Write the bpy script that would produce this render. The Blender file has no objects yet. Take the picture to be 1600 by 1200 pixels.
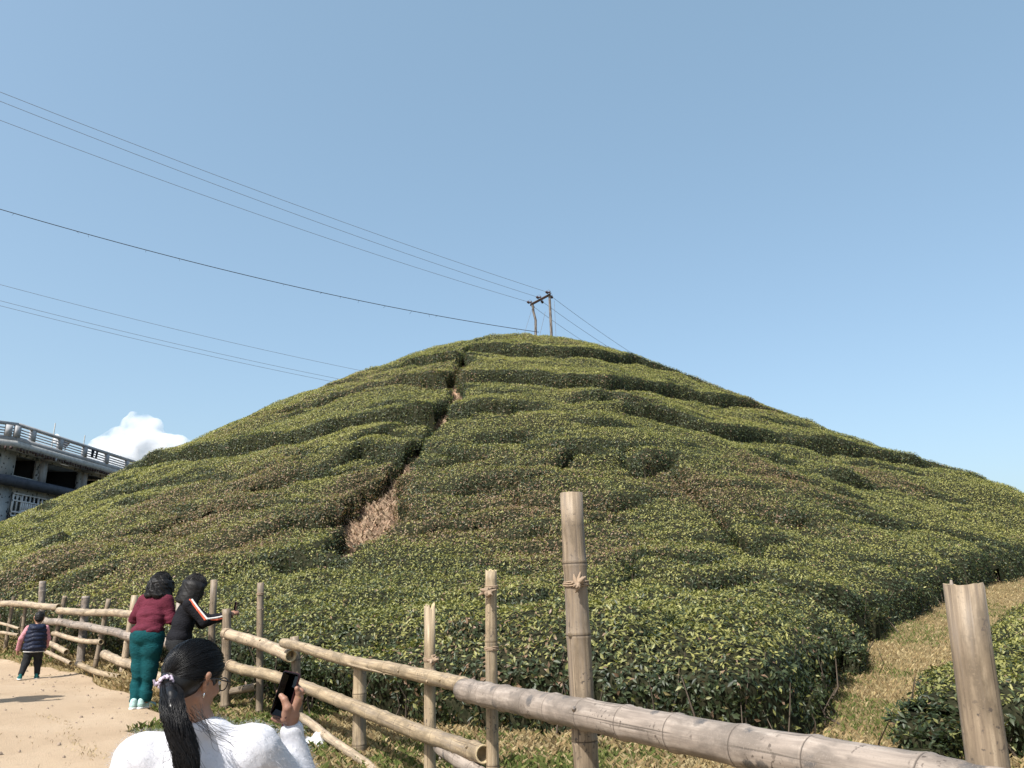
import bpy, math, heapq
import numpy as np
from mathutils import Vector, Matrix
R = math.radians
rng = np.random.default_rng(7)
scn = bpy.context.scene
col = scn.collection

# ------------------------------------------------------------------ camera
CZ, PITCH, FPX = 1.42, R(15.0), 1200.0
cam = bpy.data.objects.new('camera', bpy.data.cameras.new('camera'))
col.objects.link(cam)
cam.location = (0, 0, CZ)
cam.rotation_euler = (R(90) + PITCH, 0, 0)
cam.data.sensor_width = 36.0
cam.data.lens = 36.0 * FPX / 1600.0
cam.data.clip_start = 0.05
cam.data.clip_end = 20000
scn.camera = cam

# ------------------------------------------------------------------ sky, sun, exposure
SUN_EL = R(50)
SUN_AZ = math.atan2(-0.62, -0.78)            # direction towards the sun: behind the camera, to the left
w = bpy.data.worlds.new('World'); scn.world = w; w.use_nodes = True
nt = w.node_tree; nt.nodes.clear()
sky = nt.nodes.new('ShaderNodeTexSky'); sky.sky_type = 'NISHITA'; sky.sun_disc = False
sky.sun_elevation = SUN_EL; sky.sun_rotation = SUN_AZ
sky.altitude = 0; sky.air_density = 1.0; sky.dust_density = 3.0; sky.ozone_density = 0.5
bg = nt.nodes.new('ShaderNodeBackground'); bg.inputs['Strength'].default_value = 0.084
wo = nt.nodes.new('ShaderNodeOutputWorld')
hz = nt.nodes.new('ShaderNodeMix'); hz.data_type = 'RGBA'; hz.blend_type = 'ADD'; hz.inputs[0].default_value = 1.0
hz.inputs[7].default_value = (.84, 1.42, 1.72, 1)            # even whitening of the air by haze
nt.links.new(sky.outputs[0], hz.inputs[6]); nt.links.new(hz.outputs[2], bg.inputs[0]); nt.links.new(bg.outputs[0], wo.inputs[0])
sl = bpy.data.lights.new('sun', 'SUN'); sl.energy = 4.2; sl.angle = R(0.53); sl.color = (1.0, 0.97, 0.915)
sun = bpy.data.objects.new('sun', sl); col.objects.link(sun)
SDIR = Vector((math.sin(SUN_AZ) * math.cos(SUN_EL), math.cos(SUN_AZ) * math.cos(SUN_EL), math.sin(SUN_EL)))
sun.rotation_euler = SDIR.to_track_quat('Z', 'Y').to_euler()
sun.location = (-20, -25, 40)
scn.view_settings.view_transform = 'Standard'; scn.view_settings.look = 'None'
scn.view_settings.gamma = 1.0; scn.view_settings.exposure = 0.85
scn.cycles.max_bounces = 8; scn.cycles.diffuse_bounces = 3; scn.cycles.transmission_bounces = 4
scn.cycles.volume_bounces = 6

# ------------------------------------------------------------------ mesh helpers
def mesh_np(name, V, F, smooth=False):
    V = np.asarray(V, np.float32).reshape(-1, 3)
    Fs = F if isinstance(F, list) else [F]
    Fs = [np.asarray(f, np.int32) for f in Fs if len(f)]
    me = bpy.data.meshes.new(name)
    me.vertices.add(len(V)); me.vertices.foreach_set('co', V.ravel())
    tot = np.concatenate([np.full(len(f), f.shape[1], np.int32) for f in Fs])
    idx = np.concatenate([f.ravel() for f in Fs])
    me.loops.add(len(idx)); me.loops.foreach_set('vertex_index', idx)
    me.polygons.add(len(tot))
    st = np.concatenate([[0], np.cumsum(tot)[:-1]]).astype(np.int32)
    me.polygons.foreach_set('loop_start', st); me.polygons.foreach_set('loop_total', tot)
    me.update(calc_edges=True)
    if smooth: me.polygons.foreach_set('use_smooth', np.ones(len(tot), bool))
    return me
def setcol(me, C, name='Col'):
    a = me.color_attributes.new(name, 'FLOAT_COLOR', 'POINT')
    C = np.asarray(C, np.float32)
    if C.shape[1] == 3: C = np.concatenate([C, np.ones((len(C), 1), np.float32)], 1)
    a.data.foreach_set('color', np.ascontiguousarray(C).ravel())
def obj(name, me, mat=None, parent=None, kind=None, label=None):
    o = bpy.data.objects.new(name, me); col.objects.link(o)
    if mat is not None and me is not None: me.materials.append(mat)
    if parent is not None: o.parent = parent
    if kind: o['kind'] = kind
    if label: o['label'] = label
    return o
def tag(o, label, cat, group=None):
    o['label'] = label; o['category'] = cat
    if group: o['group'] = group
    return o
def thing(name, label, cat, loc=(0, 0, 0), rz=0.0, group=None):
    o = bpy.data.objects.new(name, None); col.objects.link(o)
    o.location = loc; o.rotation_euler = (0, 0, rz); o.empty_display_size = 0.2
    return tag(o, label, cat, group)
class MB:
    """collects shapes into one mesh"""
    def __init__(s): s.V = []; s.F3 = []; s.F4 = []; s.n = 0
    def add(s, V, F):
        V = np.asarray(V, float); s.V.append(V)
        F = np.asarray(F, int) + s.n
        (s.F3 if F.shape[1] == 3 else s.F4).append(F); s.n += len(V)
    def box(s, c, d, rz=0.0, M=None):
        x, y, z = np.array(d) / 2
        V = np.array([(-x,-y,-z),(x,-y,-z),(x,y,-z),(-x,y,-z),(-x,-y,z),(x,-y,z),(x,y,z),(-x,y,z)])
        if rz: V = V @ np.array([[math.cos(rz), math.sin(rz), 0], [-math.sin(rz), math.cos(rz), 0], [0, 0, 1]])
        if M is not None: V = V @ np.asarray(M).T
        s.add(V + np.array(c), [(0,3,2,1),(4,5,6,7),(0,1,5,4),(1,2,6,5),(2,3,7,6),(3,0,4,7)])
    def tube(s, P, r, n=8, cap=True):
        P = np.asarray(P, float); m = len(P); r = np.broadcast_to(np.asarray(r, float), (m,))
        T = np.gradient(P, axis=0); T /= np.linalg.norm(T, axis=1)[:, None] + 1e-12
        ref = np.array([0, 0, 1.0]) if abs(T[0][2]) < .8 else np.array([1.0, 0, 0])
        a = np.arange(n) / n * 2 * math.pi
        V = []
        for i in range(m):
            u = np.cross(T[i], ref); u /= np.linalg.norm(u) + 1e-12; v = np.cross(T[i], u)
            V.append(P[i] + r[i] * (np.cos(a)[:, None] * u + np.sin(a)[:, None] * v))
        V = np.concatenate(V)
        i, j = np.meshgrid(np.arange(m - 1), np.arange(n), indexing='ij'); k = (j + 1) % n
        s.add(V, np.stack([i*n+j, i*n+k, (i+1)*n+k, (i+1)*n+j], -1).reshape(-1, 4))
        if cap:
            for q, sg in ((0, 1), (m - 1, -1)):
                W = np.concatenate([V[q*n:(q+1)*n], P[q:q+1]])
                f = [(j, (j+1) % n, n) if sg < 0 else ((j+1) % n, j, n) for j in range(n)]
                s.add(W, f)
    def build(s, name, mat, parent=None, smooth=False, **k):
        F = []
        if s.F3: F.append(np.concatenate(s.F3))
        if s.F4: F.append(np.concatenate(s.F4))
        return obj(name, mesh_np(name, np.concatenate(s.V), F, smooth), mat, parent, **k)
def hash2(i, j, s=0):
    i = i.astype(np.int64); j = j.astype(np.int64)
    h = (i * 374761393 + j * 668265263 + s * 974634121) & 0xFFFFFFFF
    h = ((h ^ (h >> 13)) * 1274126177) & 0xFFFFFFFF
    return ((h ^ (h >> 16)) & 0xFFFF) / 65535.0
def vnoise(x, y, s=0):
    x = np.asarray(x, float); y = np.asarray(y, float)
    i = np.floor(x); j = np.floor(y); f = x - i; g = y - j
    f = f*f*(3-2*f); g = g*g*(3-2*g)
    return (hash2(i, j, s)*(1-f)*(1-g) + hash2(i+1, j, s)*f*(1-g) + hash2(i, j+1, s)*(1-f)*g + hash2(i+1, j+1, s)*f*g)*2-1
def fbm(x, y, s=0, o=3):
    return sum(vnoise(x*2**k, y*2**k, s+k)*.5**k for k in range(o))
def sstep(a, b, x):
    t = np.clip((np.asarray(x, float)-a)/(b-a), 0, 1); return t*t*(3-2*t)

# ------------------------------------------------------------------ materials
def mat(name, color=(.5,.5,.5), rough=.7, spec=.3, metal=0.0, **k):
    m = bpy.data.materials.new(name); m.use_nodes = True
    b = m.node_tree.nodes['Principled BSDF']
    b.inputs['Base Color'].default_value = (*color, 1); b.inputs['Roughness'].default_value = rough
    b.inputs['Specular IOR Level'].default_value = spec; b.inputs['Metallic'].default_value = metal
    for a, v in k.items(): b.inputs[a].default_value = v
    return m
class NG:
    def __init__(s, m): s.t = m.node_tree; s.b = s.t.nodes['Principled BSDF']; s.out = s.t.nodes['Material Output']
    def n(s, t, **k):
        x = s.t.nodes.new(t)
        for a, v in k.items(): setattr(x, a, v)
        return x
    def l(s, a, b): s.t.links.new(a, b)
    def noise(s, scale, detail=4, rough=.55, vec=None, dist=0):
        x = s.n('ShaderNodeTexNoise'); x.inputs['Scale'].default_value = scale; x.inputs['Detail'].default_value = detail
        x.inputs['Roughness'].default_value = rough; x.inputs['Distortion'].default_value = dist
        if vec is not None: s.l(vec, x.inputs['Vector'])
        return x.outputs['Fac']
    def ramp(s, fac, stops):
        x = s.n('ShaderNodeValToRGB'); e = x.color_ramp.elements
        while len(e) < len(stops): e.new(.5)
        for q, (p, c) in zip(e, stops): q.position = p; q.color = (*c, 1) if len(c) == 3 else c
        s.l(fac, x.inputs['Fac']); return x.outputs['Color']
    def gray(s, fac, a, b): return s.ramp(fac, [(a, (0,0,0)), (b, (1,1,1))])
    def mix(s, fac, a, b, mode='MIX'):
        x = s.n('ShaderNodeMix', data_type='RGBA', blend_type=mode)
        for v, i in ((fac, 0), (a, 6), (b, 7)):
            if isinstance(v, (int, float)): x.inputs[i].default_value = v
            elif isinstance(v, tuple): x.inputs[i].default_value = (*v, 1)
            else: s.l(v, x.inputs[i])
        return x.outputs[2]
    def bump(s, h, strength=.3, dist=.01):
        x = s.n('ShaderNodeBump'); x.inputs['Strength'].default_value = strength; x.inputs['Distance'].default_value = dist
        s.l(h, x.inputs['Height']); s.l(x.outputs[0], s.b.inputs['Normal'])
    def objco(s): return s.n('ShaderNodeTexCoord').outputs['Object']
    def attr(s, name='Col'): return s.n('ShaderNodeAttribute', attribute_name=name)
def mapping(g, vec, sc):
    x = g.n('ShaderNodeMapping'); x.inputs['Scale'].default_value = sc; g.l(vec, x.inputs['Vector']); return x.outputs[0]

def leaf_mat(name, rough, spec, trans):
    m = mat(name, (.1,.1,.05), rough, spec); g = NG(m)
    a = g.attr('Col').outputs['Color']; g.l(a, g.b.inputs['Base Color'])
    tr = g.n('ShaderNodeBsdfTranslucent'); g.l(g.mix(1.0, a, (1.0,1.05,.5), 'MULTIPLY'), tr.inputs['Color'])
    mx = g.n('ShaderNodeMixShader'); mx.inputs[0].default_value = trans
    g.l(g.b.outputs[0], mx.inputs[1]); g.l(tr.outputs[0], mx.inputs[2]); g.l(mx.outputs[0], g.out.inputs['Surface'])
    return m
M_leaf = leaf_mat('tea_leaf', .45, .36, .30)
M_grass = leaf_mat('grass_blade', .7, .15, .2)
M_core = mat('shaded_twigs', (.04,.035,.02), .9, .1)  # inner twigs, coloured near-black to paint the shade between leaves
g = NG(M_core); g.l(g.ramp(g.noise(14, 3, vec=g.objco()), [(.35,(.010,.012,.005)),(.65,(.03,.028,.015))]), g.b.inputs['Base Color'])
M_stem = mat('tea_stem', (.085,.066,.05), .85, .1)

M_ground = mat('ground_soil', (.3,.2,.12), .95, .1); g = NG(M_ground)
oc = g.objco(); a = g.attr('Col').outputs['Color']
n1 = g.noise(3.0, 6, .6, oc); n2 = g.noise(40, 3, .6, oc)
c = g.mix(g.gray(n1, .38, .62), a, g.mix(1.0, a, (.72,.74,.66), 'MULTIPLY'))
c = g.mix(g.gray(n2, .5, .7), c, g.mix(1.0, c, (1.35,1.3,1.15), 'MULTIPLY'))
g.l(c, g.b.inputs['Base Color']); g.bump(n2, .6, .03)

M_path = mat('packed_sand', (.5,.38,.26), .95, .12); g = NG(M_path); oc = g.objco()
n1 = g.noise(.9, 5, .6, oc); n2 = g.noise(9, 6, .65, oc); n3 = g.noise(70, 3, .6, oc)
c = g.ramp(n1, [(.3,(.31,.228,.152)),(.5,(.36,.27,.184)),(.72,(.395,.303,.213))])
c = g.mix(g.gray(n2, .56, .74), c, (.32,.238,.163)); c = g.mix(g.gray(n3, .64, .70), c, (.22,.165,.12))
g.l(c, g.b.inputs['Base Color'])
ad = g.n('ShaderNodeMath', operation='MULTIPLY_ADD'); g.l(n2, ad.inputs[0]); ad.inputs[1].default_value = 1.0; g.l(n3, ad.inputs[2]); g.bump(ad.outputs[0], .55, .025)

# ------------------------------------------------------------------ the hill
HP = [18.157, 53.792, 6.731, 1.585, 0.53, 0.607, 0.535, 0.525, 0.502, 0.486, 0.502, 0.474, 0.511, 0.492, 0.538, 0.557, 0.094]
_ca = np.radians([-60,-33.3,-28,-24,-18.5,-10,-3,0,3.3,6.5,12,19,24.5,28,33,60])
_cz = np.array([-.030,-.014,-.004,-.003,.0020,-.0005,.002,-.0058,-.0085,-.004,-.0125,-.0145,-.0115,-.008,.010,.02])
def zg(X, Y):
    X = np.asarray(X, float); Y = np.asarray(Y, float)
    H, D, a, k = HP[:4]; s = np.array(HP[4:16]); NA = 12
    dx = X - D*0.0259; dy = Y - D; r = np.hypot(dx, dy); th = np.arctan2(dx, -dy)
    t = (th/(2*np.pi)*NA) % NA; i = np.floor(t).astype(int) % NA; f = t-np.floor(t); f = f*f*(3-2*f)
    q0 = s[i]*(1-f)+s[(i+1) % NA]*f
    q = H+q0*a-q0*np.sqrt(r*r+a*a)-HP[16]*r*r/50*(1-.5*np.cos(th))
    z = k*np.logaddexp(0, q/k)
    yf = np.interp(X, [-30,-20,-11.6,-8.5,-6,-4.6,-3.4,-2.4,-1.45,-.7,.31,1.35,2.4], [24.2,20.2,17.0,14.4,12.3,11.0,10.0,8.8,7.4,6.3,4.0,2.2,.4])
    z = z*np.where(Y < 40, sstep(-.3, 3.2, (Y-yf)*.78), 1.0)       # the path side of the fence is level
    d = np.hypot(X, Y); az = np.arctan2(X, np.maximum(Y, 1e-3))
    z = z + np.interp(az, _ca, _cz)*d*sstep(16, 36, d)*sstep(95, 70, d)*sstep(1, 8, z)
    return z - .25*(1-sstep(1.5, 9, Y)) + .02*vnoise(X*.7, Y*.7, 3)
def raydir(px, py):
    u = (np.asarray(px, float)-800)/FPX; v = (600-np.asarray(py, float))/FPX
    return np.stack([u, math.cos(PITCH)-v*math.sin(PITCH), math.sin(PITCH)+v*math.cos(PITCH)], -1)
def at(px, py, Y):
    """the point seen in direction (px, py) that stands Y metres ahead"""
    d = raydir(px, py); return np.array([d[0]/d[1]*Y, Y, CZ+d[2]/d[1]*Y])
_ts = np.concatenate([np.linspace(1.5, 20, 700), np.linspace(20.05, 75, 1100)])
def onto(pts, up=0.0, last=(0, 25)):
    """where the lines of sight meet the terrain raised by up"""
    out = []
    for px, py in pts:
        d = raydir(px, py); P = np.array([0, 0, CZ]) + d/d[1]*_ts[:, None]
        hit = np.nonzero(P[:, 2] < zg(P[:, 0], P[:, 1]) + up)[0]
        if len(hit): i = hit[0]
        else: i = int(np.argmin(P[:, 2] - zg(P[:, 0], P[:, 1]) - up))
        out.append(P[i, :2])
    return np.array(out)

def grid_lin(parts): return np.unique(np.round(np.concatenate(parts), 4))
gx = grid_lin([np.linspace(-900,-70,14), np.linspace(-70,-16,70), np.linspace(-16,16,130), np.linspace(16,70,70), np.linspace(70,900,14)])
gy = grid_lin([np.linspace(-300,-8,10), np.linspace(-8,24,130), np.linspace(24,75,100), np.linspace(75,1500,16)])

# ------------------------------------------------------------------ tea hedges: outline and gaps
UPC = .8
front = [(-46,34),(-30,27),(-20,22.6),(-11.7,18.8),(-8.5,15.9),(-6.0,13.7),(-4.2,11.8),(-2.7,10.2),(-1.4,8.9),(-.2,8.1),(.9,7.75),(2.2,7.55),(2.8,7.9),(3.35,8.9),(3.75,10.4)]
clr_up = onto([(1345,1050),(1335,1012),(1410,972),(1480,936),(1545,914),(1620,893)]).tolist()
polyA = np.array(front + clr_up + [(40,30),(52,44),(40,66),(-46,66)])
clr_dn = onto([(1660,905),(1600,926),(1568,948),(1562,990),(1505,1034),(1452,1056),(1408,1088),(1400,1112)], .55).tolist()
polyB = np.array(clr_dn + [(4.1,7.5),(4.9,7.0),(7,6.7),(11,7.2),(22,10),(27,24)])
polyC = np.array([(2.25,4.15),(2.9,5.0),(4.3,5.5),(6.2,5.9),(9.5,6.2),(9.5,3.2),(5,2.7),(3.1,3.2)])
def inside(P, X, Y):
    r = np.zeros(X.shape, bool); n = len(P)
    for i in range(n):
        x0, y0 = P[i]; x1, y1 = P[(i+1) % n]
        if y0 == y1: continue
        c = ((y0 > Y) != (y1 > Y)) & (X < (x1-x0)*(Y-y0)/(y1-y0)+x0); r ^= c
    return r
def polydist(P, X, Y, wv=None, reach=3.0):
    """distance to an open polyline, and the interpolated value wv there"""
    D = np.full(X.shape, 99.0); W = np.zeros(X.shape)
    for i in range(len(P)-1):
        a, b = P[i], P[i+1]
        m = (X > min(a[0], b[0])-reach) & (X < max(a[0], b[0])+reach) & (Y > min(a[1], b[1])-reach) & (Y < max(a[1], b[1])+reach)
        if not m.any(): continue
        x, y = X[m], Y[m]; e = b-a; L = e@e+1e-9
        t = np.clip(((x-a[0])*e[0]+(y-a[1])*e[1])/L, 0, 1)
        d = np.hypot(x-a[0]-t*e[0], y-a[1]-t*e[1])
        old = D[m]; u = d < old; D[m] = np.where(u, d, old)
        if wv is not None: W[m] = np.where(u, wv[i]*(1-t)+wv[i+1]*t, W[m])
    return D, W
def refine(P, jit=.12, s=0):
    P = np.asarray(P, float); out = []
    for i in range(len(P)-1):
        n = max(1, int(np.hypot(*(P[i+1]-P[i]))/.5))
        for k in range(n): out.append(P[i]+(P[i+1]-P[i])*k/n)
    out.append(P[-1]); Q = np.array(out)
    Q[:, 0] += jit*vnoise(Q[:, 0]*1.7, Q[:, 1]*1.7, 11+s); Q[:, 1] += jit*vnoise(Q[:, 0]*1.7, Q[:, 1]*1.7, 31+s)
    return Q
GUL = [(745,538,.6),(738,552,.7),(722,575,.7),(712,590,1.1),(706,612,.6),(705,632,.9),(698,655,1.25),(682,672,.6),(660,700,.5),(645,722,.7),(624,752,1.1),(604,776,1.7),(590,800,1.9),(574,830,1.7),(556,865,1.5),(540,895,1.15),(528,913,.5)]
gaps = []   # (polyline, half-widths, depth)
gully = onto([(a, b) for a, b, c in GUL], .35)
_i = np.linspace(0, len(GUL)-1, 90); gf = np.stack([np.interp(_i, np.arange(len(GUL)), gully[:, q]) for q in range(2)], -1)
gw = .84*np.interp(_i, np.arange(len(GUL)), [c/2 for a, b, c in GUL])*(1+.45*vnoise(_i*1.3, _i*0, 47)+.3*vnoise(_i*3.1, _i*0, 48))
gf[:, 0] += .28*vnoise(_i*1.7, _i*0+5, 49)
gaps.append((gf, gw, 1.0))
for pts, wd, dep in (
    ([(1050,735),(1075,765),(1100,790),(1125,820),(1150,850),(1170,875),(1198,893)], .42, .97),
    ([(745,551),(780,553),(830,556),(880,560),(940,564),(1000,571),(1060,583),(1125,602)], .40, 1.0),
    ([(712,601),(760,600),(810,601),(860,607),(890,606),(950,611),(1010,613),(1060,620),(1120,633),(1180,640),(1245,652)], .40, 1.0),
    ([(690,660),(730,656),(790,653),(850,651)], .25, .75),
    ([(895,630),(950,632),(985,640)], .15, .6),
    ([(985,648),(1010,653),(1060,666),(1110,684),(1150,691),(1200,696),(1260,706),(1330,714),(1400,724),(1460,730),(1535,746)], .38, 1.0),
    ([(745,702),(790,696),(828,687)], .22, .85),
    ([(690,712),(720,722),(760,724)], .12, .45),
    ([(828,742),(865,737),(900,720),(955,726)], .22, .8), ([(965,715),(990,744),(1020,742),(1052,728)], .22, .85),
    ([(700,780),(740,775),(790,770),(835,776)], .25, .95), ([(820,776),(816,805)], .15, .7),
    ([(908,800),(950,803),(1003,795)], .22, .9), ([(1180,712),(1212,728),(1240,732)], .16, .7),
    ([(1280,748),(1330,764),(1378,769)], .22, .9), ([(1200,754),(1270,768)], .16, .7), ([(1308,779),(1348,787)], .14, .7),
    ([(1192,806),(1235,818),(1272,831)], .2, .9), ([(1278,793),(1314,804)], .16, .8), ([(1322,813),(1365,827),(1400,830)], .2, .9),
    ([(1405,764),(1450,780),(1505,792)], .14, .6), ([(1385,738),(1440,750)], .12, .55), ([(1440,830),(1500,850),(1560,862)], .12, .4),
    ([(1345,1008),(1292,978),(1242,952),(1180,938),(1120,938),(1050,945)], .25, .8),
    ([(600,1012),(660,1016),(720,1004),(780,992)], .18, .55), ([(780,970),(850,966),(905,984),(970,975)], .18, .6),
    ([(915,902),(985,905),(1000,932),(960,938)], .15, .55), ([(1020,905),(1100,915),(1160,905)], .12, .35),
    ([(800,862),(850,846),(880,860)], .14, .6), ([(640,855),(700,838),(760,842)], .1, .45), ([(690,915),(760,905),(840,915)], .1, .4),
    ([(745,560),(700,568),(650,570),(610,578)], .2, .8), ([(702,606),(670,606),(640,604),(596,608)], .3, .95), ([(596,608),(540,622),(480,642),(420,655)], .12, .5),
    ([(688,665),(650,668),(600,667),(560,670),(520,679),(480,690),(440,694),(400,704),(350,710),(300,716),(240,728),(200,735)], .40, 1.0),
    ([(640,690),(600,686),(565,700),(555,710)], .14, .6), ([(610,716),(560,722),(520,742),(480,752)], .2, .8),
    ([(468,752),(430,765),(395,780)], .2, .9), ([(448,735),(410,742),(380,748)], .12, .6), ([(590,745),(560,760),(530,775)], .1, .4),
    ([(600,800),(560,815),(500,830),(450,835),(410,850)], .22, .8), ([(405,848),(380,862),(350,870)], .12, .5),
    ([(525,912),(480,905),(440,900),(400,905),(360,925)], .2, .75), ([(370,790),(330,812),(290,818)], .12, .55),
    ([(300,812),(250,835),(190,852),(150,855)], .1, .5), ([(205,770),(170,780),(150,782)], .14, .7), ([(150,822),(110,850),(70,862)], .12, .6),
    ([(275,760),(240,768)], .12, .55), ([(120,898),(60,915),(20,925)], .12, .6), ([(170,905),(130,925),(80,935)], .16, .8),
    ([(330,745),(300,750)], .1, .5), ([(1000,1040),(1060,1010),(1120,1000)], .06, .3),
):
    Q = refine(onto(pts, UPC*.75), .14, len(gaps))
    hw = np.full(len(Q), wd*.62); n = len(Q)
    e = np.minimum(np.arange(n), np.arange(n)[::-1]); te_ = np.clip(.3+np.arange(n)[::-1]/9.0, 0, 1)
    dep = 1.0 if dep >= 1 else min(.97, dep*1.25)
    gaps.append((Q, hw, dep*(np.clip(.35+e/3.0, 0, 1) if dep < 1 else te_)))
rs_ = np.random.default_rng(21); n_listed = len(gaps)
for q in range(170):                                   # short breaks between the rows, along the contour
    p = onto([(rs_.uniform(40, 1560), rs_.uniform(590, 960))], UPC)[0]
    h0_ = float(zg(*p)); 
    if h0_ < 1.2 or p[1] > 58: continue
    L_ = rs_.uniform(1.0, 3.2)*(.6+p[1]/60); st_ = [p]; hd = rs_.choice([-1, 1])
    for k_ in range(int(L_/.45)):
        x_, y_ = st_[-1]; e_ = .2
        gx_ = float(zg(x_+e_, y_)-zg(x_-e_, y_)); gy_ = float(zg(x_, y_+e_)-zg(x_, y_-e_)); gl_ = math.hypot(gx_, gy_)+1e-6
        st_.append(np.array([x_+hd*gy_/gl_*.45+rs_.normal()*.06, y_-hd*gx_/gl_*.45+rs_.normal()*.06]))
    if len(st_) < 3: continue
    Q = np.array(st_); n = len(Q); e = np.minimum(np.arange(n), np.arange(n)[::-1])
    gaps.append((Q, np.full(n, rs_.uniform(.02, .08)), rs_.uniform(.4, .85)*np.clip(.3+e/2.5, 0, 1)))
edges = [refine(np.vstack([front, clr_up]), .32, 1), refine(clr_dn + [(4.1,7.5),(4.9,7.0),(7,6.7),(11,7.2),(22,10)], .1, 2), refine(np.vstack([polyC, polyC[:1]]), .1, 3)]
gapz = [zg(P[:, 0], P[:, 1]) for P, hw, dep in gaps]
def prof(e, wdt=.42):
    t = np.clip(np.asarray(e)/wdt, 0, 1); return np.sqrt(np.clip(1-(1-t)**2, 0, 1))
def worley(x, y, s):
    i0, j0 = np.floor(x), np.floor(y); D = np.full(x.shape, 9.0)
    for a in (-1, 0, 1):
        for b in (-1, 0, 1):
            i, j = i0+a, j0+b; D = np.minimum(D, (x-i-.15-.7*hash2(i, j, s))**2+(y-j-.15-.7*hash2(i, j, s+1))**2)
    return np.sqrt(D)
def canopy(X, Y):
    """height of the clipped tea above the ground, and distance into the hedge"""
    ins = inside(polyA, X, Y) | inside(polyB, X, Y) | inside(polyC, X, Y)
    E = np.full(X.shape, 99.0)
    for P in edges: E = np.minimum(E, polydist(P, X, Y)[0])
    inA = inside(polyA, X, Y); inB = inside(polyB, X, Y) | inside(polyC, X, Y)
    E = np.where(ins, E, -E)
    frac = np.where(E > 0, prof(E, np.where(inA & (Y < 14), 1.15, .7)+.3*vnoise(X*.8, Y*.8, 17)), 0.0); eff = E.copy()
    h0 = zg(X, Y); stp = np.zeros(X.shape)
    for gi, (P, hw, dep) in enumerate(gaps):
        D, W = polydist(P, X, Y, hw); near = D < 2.5
        if not near.any(): continue
        dp = dep if np.isscalar(dep) else polydist(P, X, Y, dep)[1]
        e = D - W
        f = 1-dp*(1-np.where(e > 0, prof(e, .30), 0.0))
        frac = np.where(near, np.minimum(frac, f), frac)
        eff = np.where(near, np.minimum(eff, e+(1-dp)*.8), eff)
        if 1 < gi < n_listed:
            zl = polydist(P, X, Y, gapz[gi])[1]; ec = np.maximum(e, 0)
            s1 = np.where(h0 > zl, .26*np.exp(-ec/2.2), -.16*np.exp(-ec/1.0))*dp
            stp = np.where(near, stp+s1*sstep(2.5, 1.5, D), stp)
    lx, ly = np.arctan2(X, 56-Y)*20, h0*1.9
    cu = np.where(h0 > 1.0, worley(lx*.62+.3*vnoise(X*.5, Y*.5, 43), ly*.52+.3*vnoise(X*.5, Y*.5, 44), 45), worley(X*.62, Y*.75, 46))
    Hc = .86 + .19*(.42-np.clip(cu, 0, .95)) + np.clip(stp, -.3, .5) + .13*vnoise(X*.33, Y*.33, 5) + .10*vnoise(X*.8, Y*.8, 6) + .11*vnoise(h0*1.05+.25*vnoise(X*.3, Y*.3, 9), np.arctan2(X, 54-Y)*9, 8)*sstep(2, 5, h0) + .025*vnoise(X*3, Y*3, 12)
    near = sstep(18, 10, np.hypot(X, Y)); Hc = Hc + near*(.05+.13*vnoise(X*.85+3, Y*.85, 19)+.05*vnoise(X*2.1, Y*2.1, 29))
    Hc = np.where(inB, .55+.09*vnoise(X*.9, Y*.9, 33)+.03*vnoise(X*3, Y*3, 34), Hc)
    return h0, Hc*frac, frac, eff

# edge of the dirt path, then the ground sheet
pe = np.array([(-40,28),(-26,22.4)]+[tuple(q) for q in onto([(-60,1020),(0,1030),(60,1041),(110,1053),(160,1071),(200,1092),(232,1109),(262,1124)])]+[(-4.0,8.7),(-3.2,7.9),(-2.2,6.6),(-1.4,5.4),(-.6,4.0),(.1,2.8),(1.0,1.2),(2.5,-1.5),(6,-8)])
pe = refine(pe, .0)
pe = pe + np.stack([.16*fbm(pe[:, 0]*1.3, pe[:, 1]*1.3, 41), .16*fbm(pe[:, 0]*1.3, pe[:, 1]*1.3, 51)], -1)
peP = np.vstack([pe, [(20,-8),(20,40),(-40,60)]])
GX, GY = np.meshgrid(gx, gy, indexing='ij')
GZ = zg(GX, GY)
bank = np.array([(-30,24.5),(-20,20.5),(-11.6,17.2),(-8.5,14.6),(-6.0,12.5),(-4.4,11.0)])
def bankz(X, Y):
    sd = polydist(pe, X, Y)[0]*np.where(inside(peP, X, Y), 1, -1)
    return .16*sstep(1.2, .2, polydist(bank, X, Y, reach=4)[0])*sstep(.0, .7, sd)
GZ += bankz(GX, GY)
n1 = len(gx); n2 = len(gy)
ii, jj = np.meshgrid(np.arange(n1-1), np.arange(n2-1), indexing='ij')
F = np.stack([ii*n2+jj, (ii+1)*n2+jj, (ii+1)*n2+jj+1, ii*n2+jj+1], -1).reshape(-1, 4)
me = mesh_np('ground', np.stack([GX, GY, GZ], -1).reshape(-1, 3), F, True)
gd = np.minimum(polydist(gully, GX, GY)[0], polydist(gaps[1][0], GX, GY)[0]+.3)
wet = sstep(1.6, .7, gd)[..., None]
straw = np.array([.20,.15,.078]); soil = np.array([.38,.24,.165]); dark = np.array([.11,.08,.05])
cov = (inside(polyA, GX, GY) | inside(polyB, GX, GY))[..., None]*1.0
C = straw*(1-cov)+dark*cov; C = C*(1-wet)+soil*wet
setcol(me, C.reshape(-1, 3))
obj('ground', me, M_ground, kind='structure')

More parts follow.
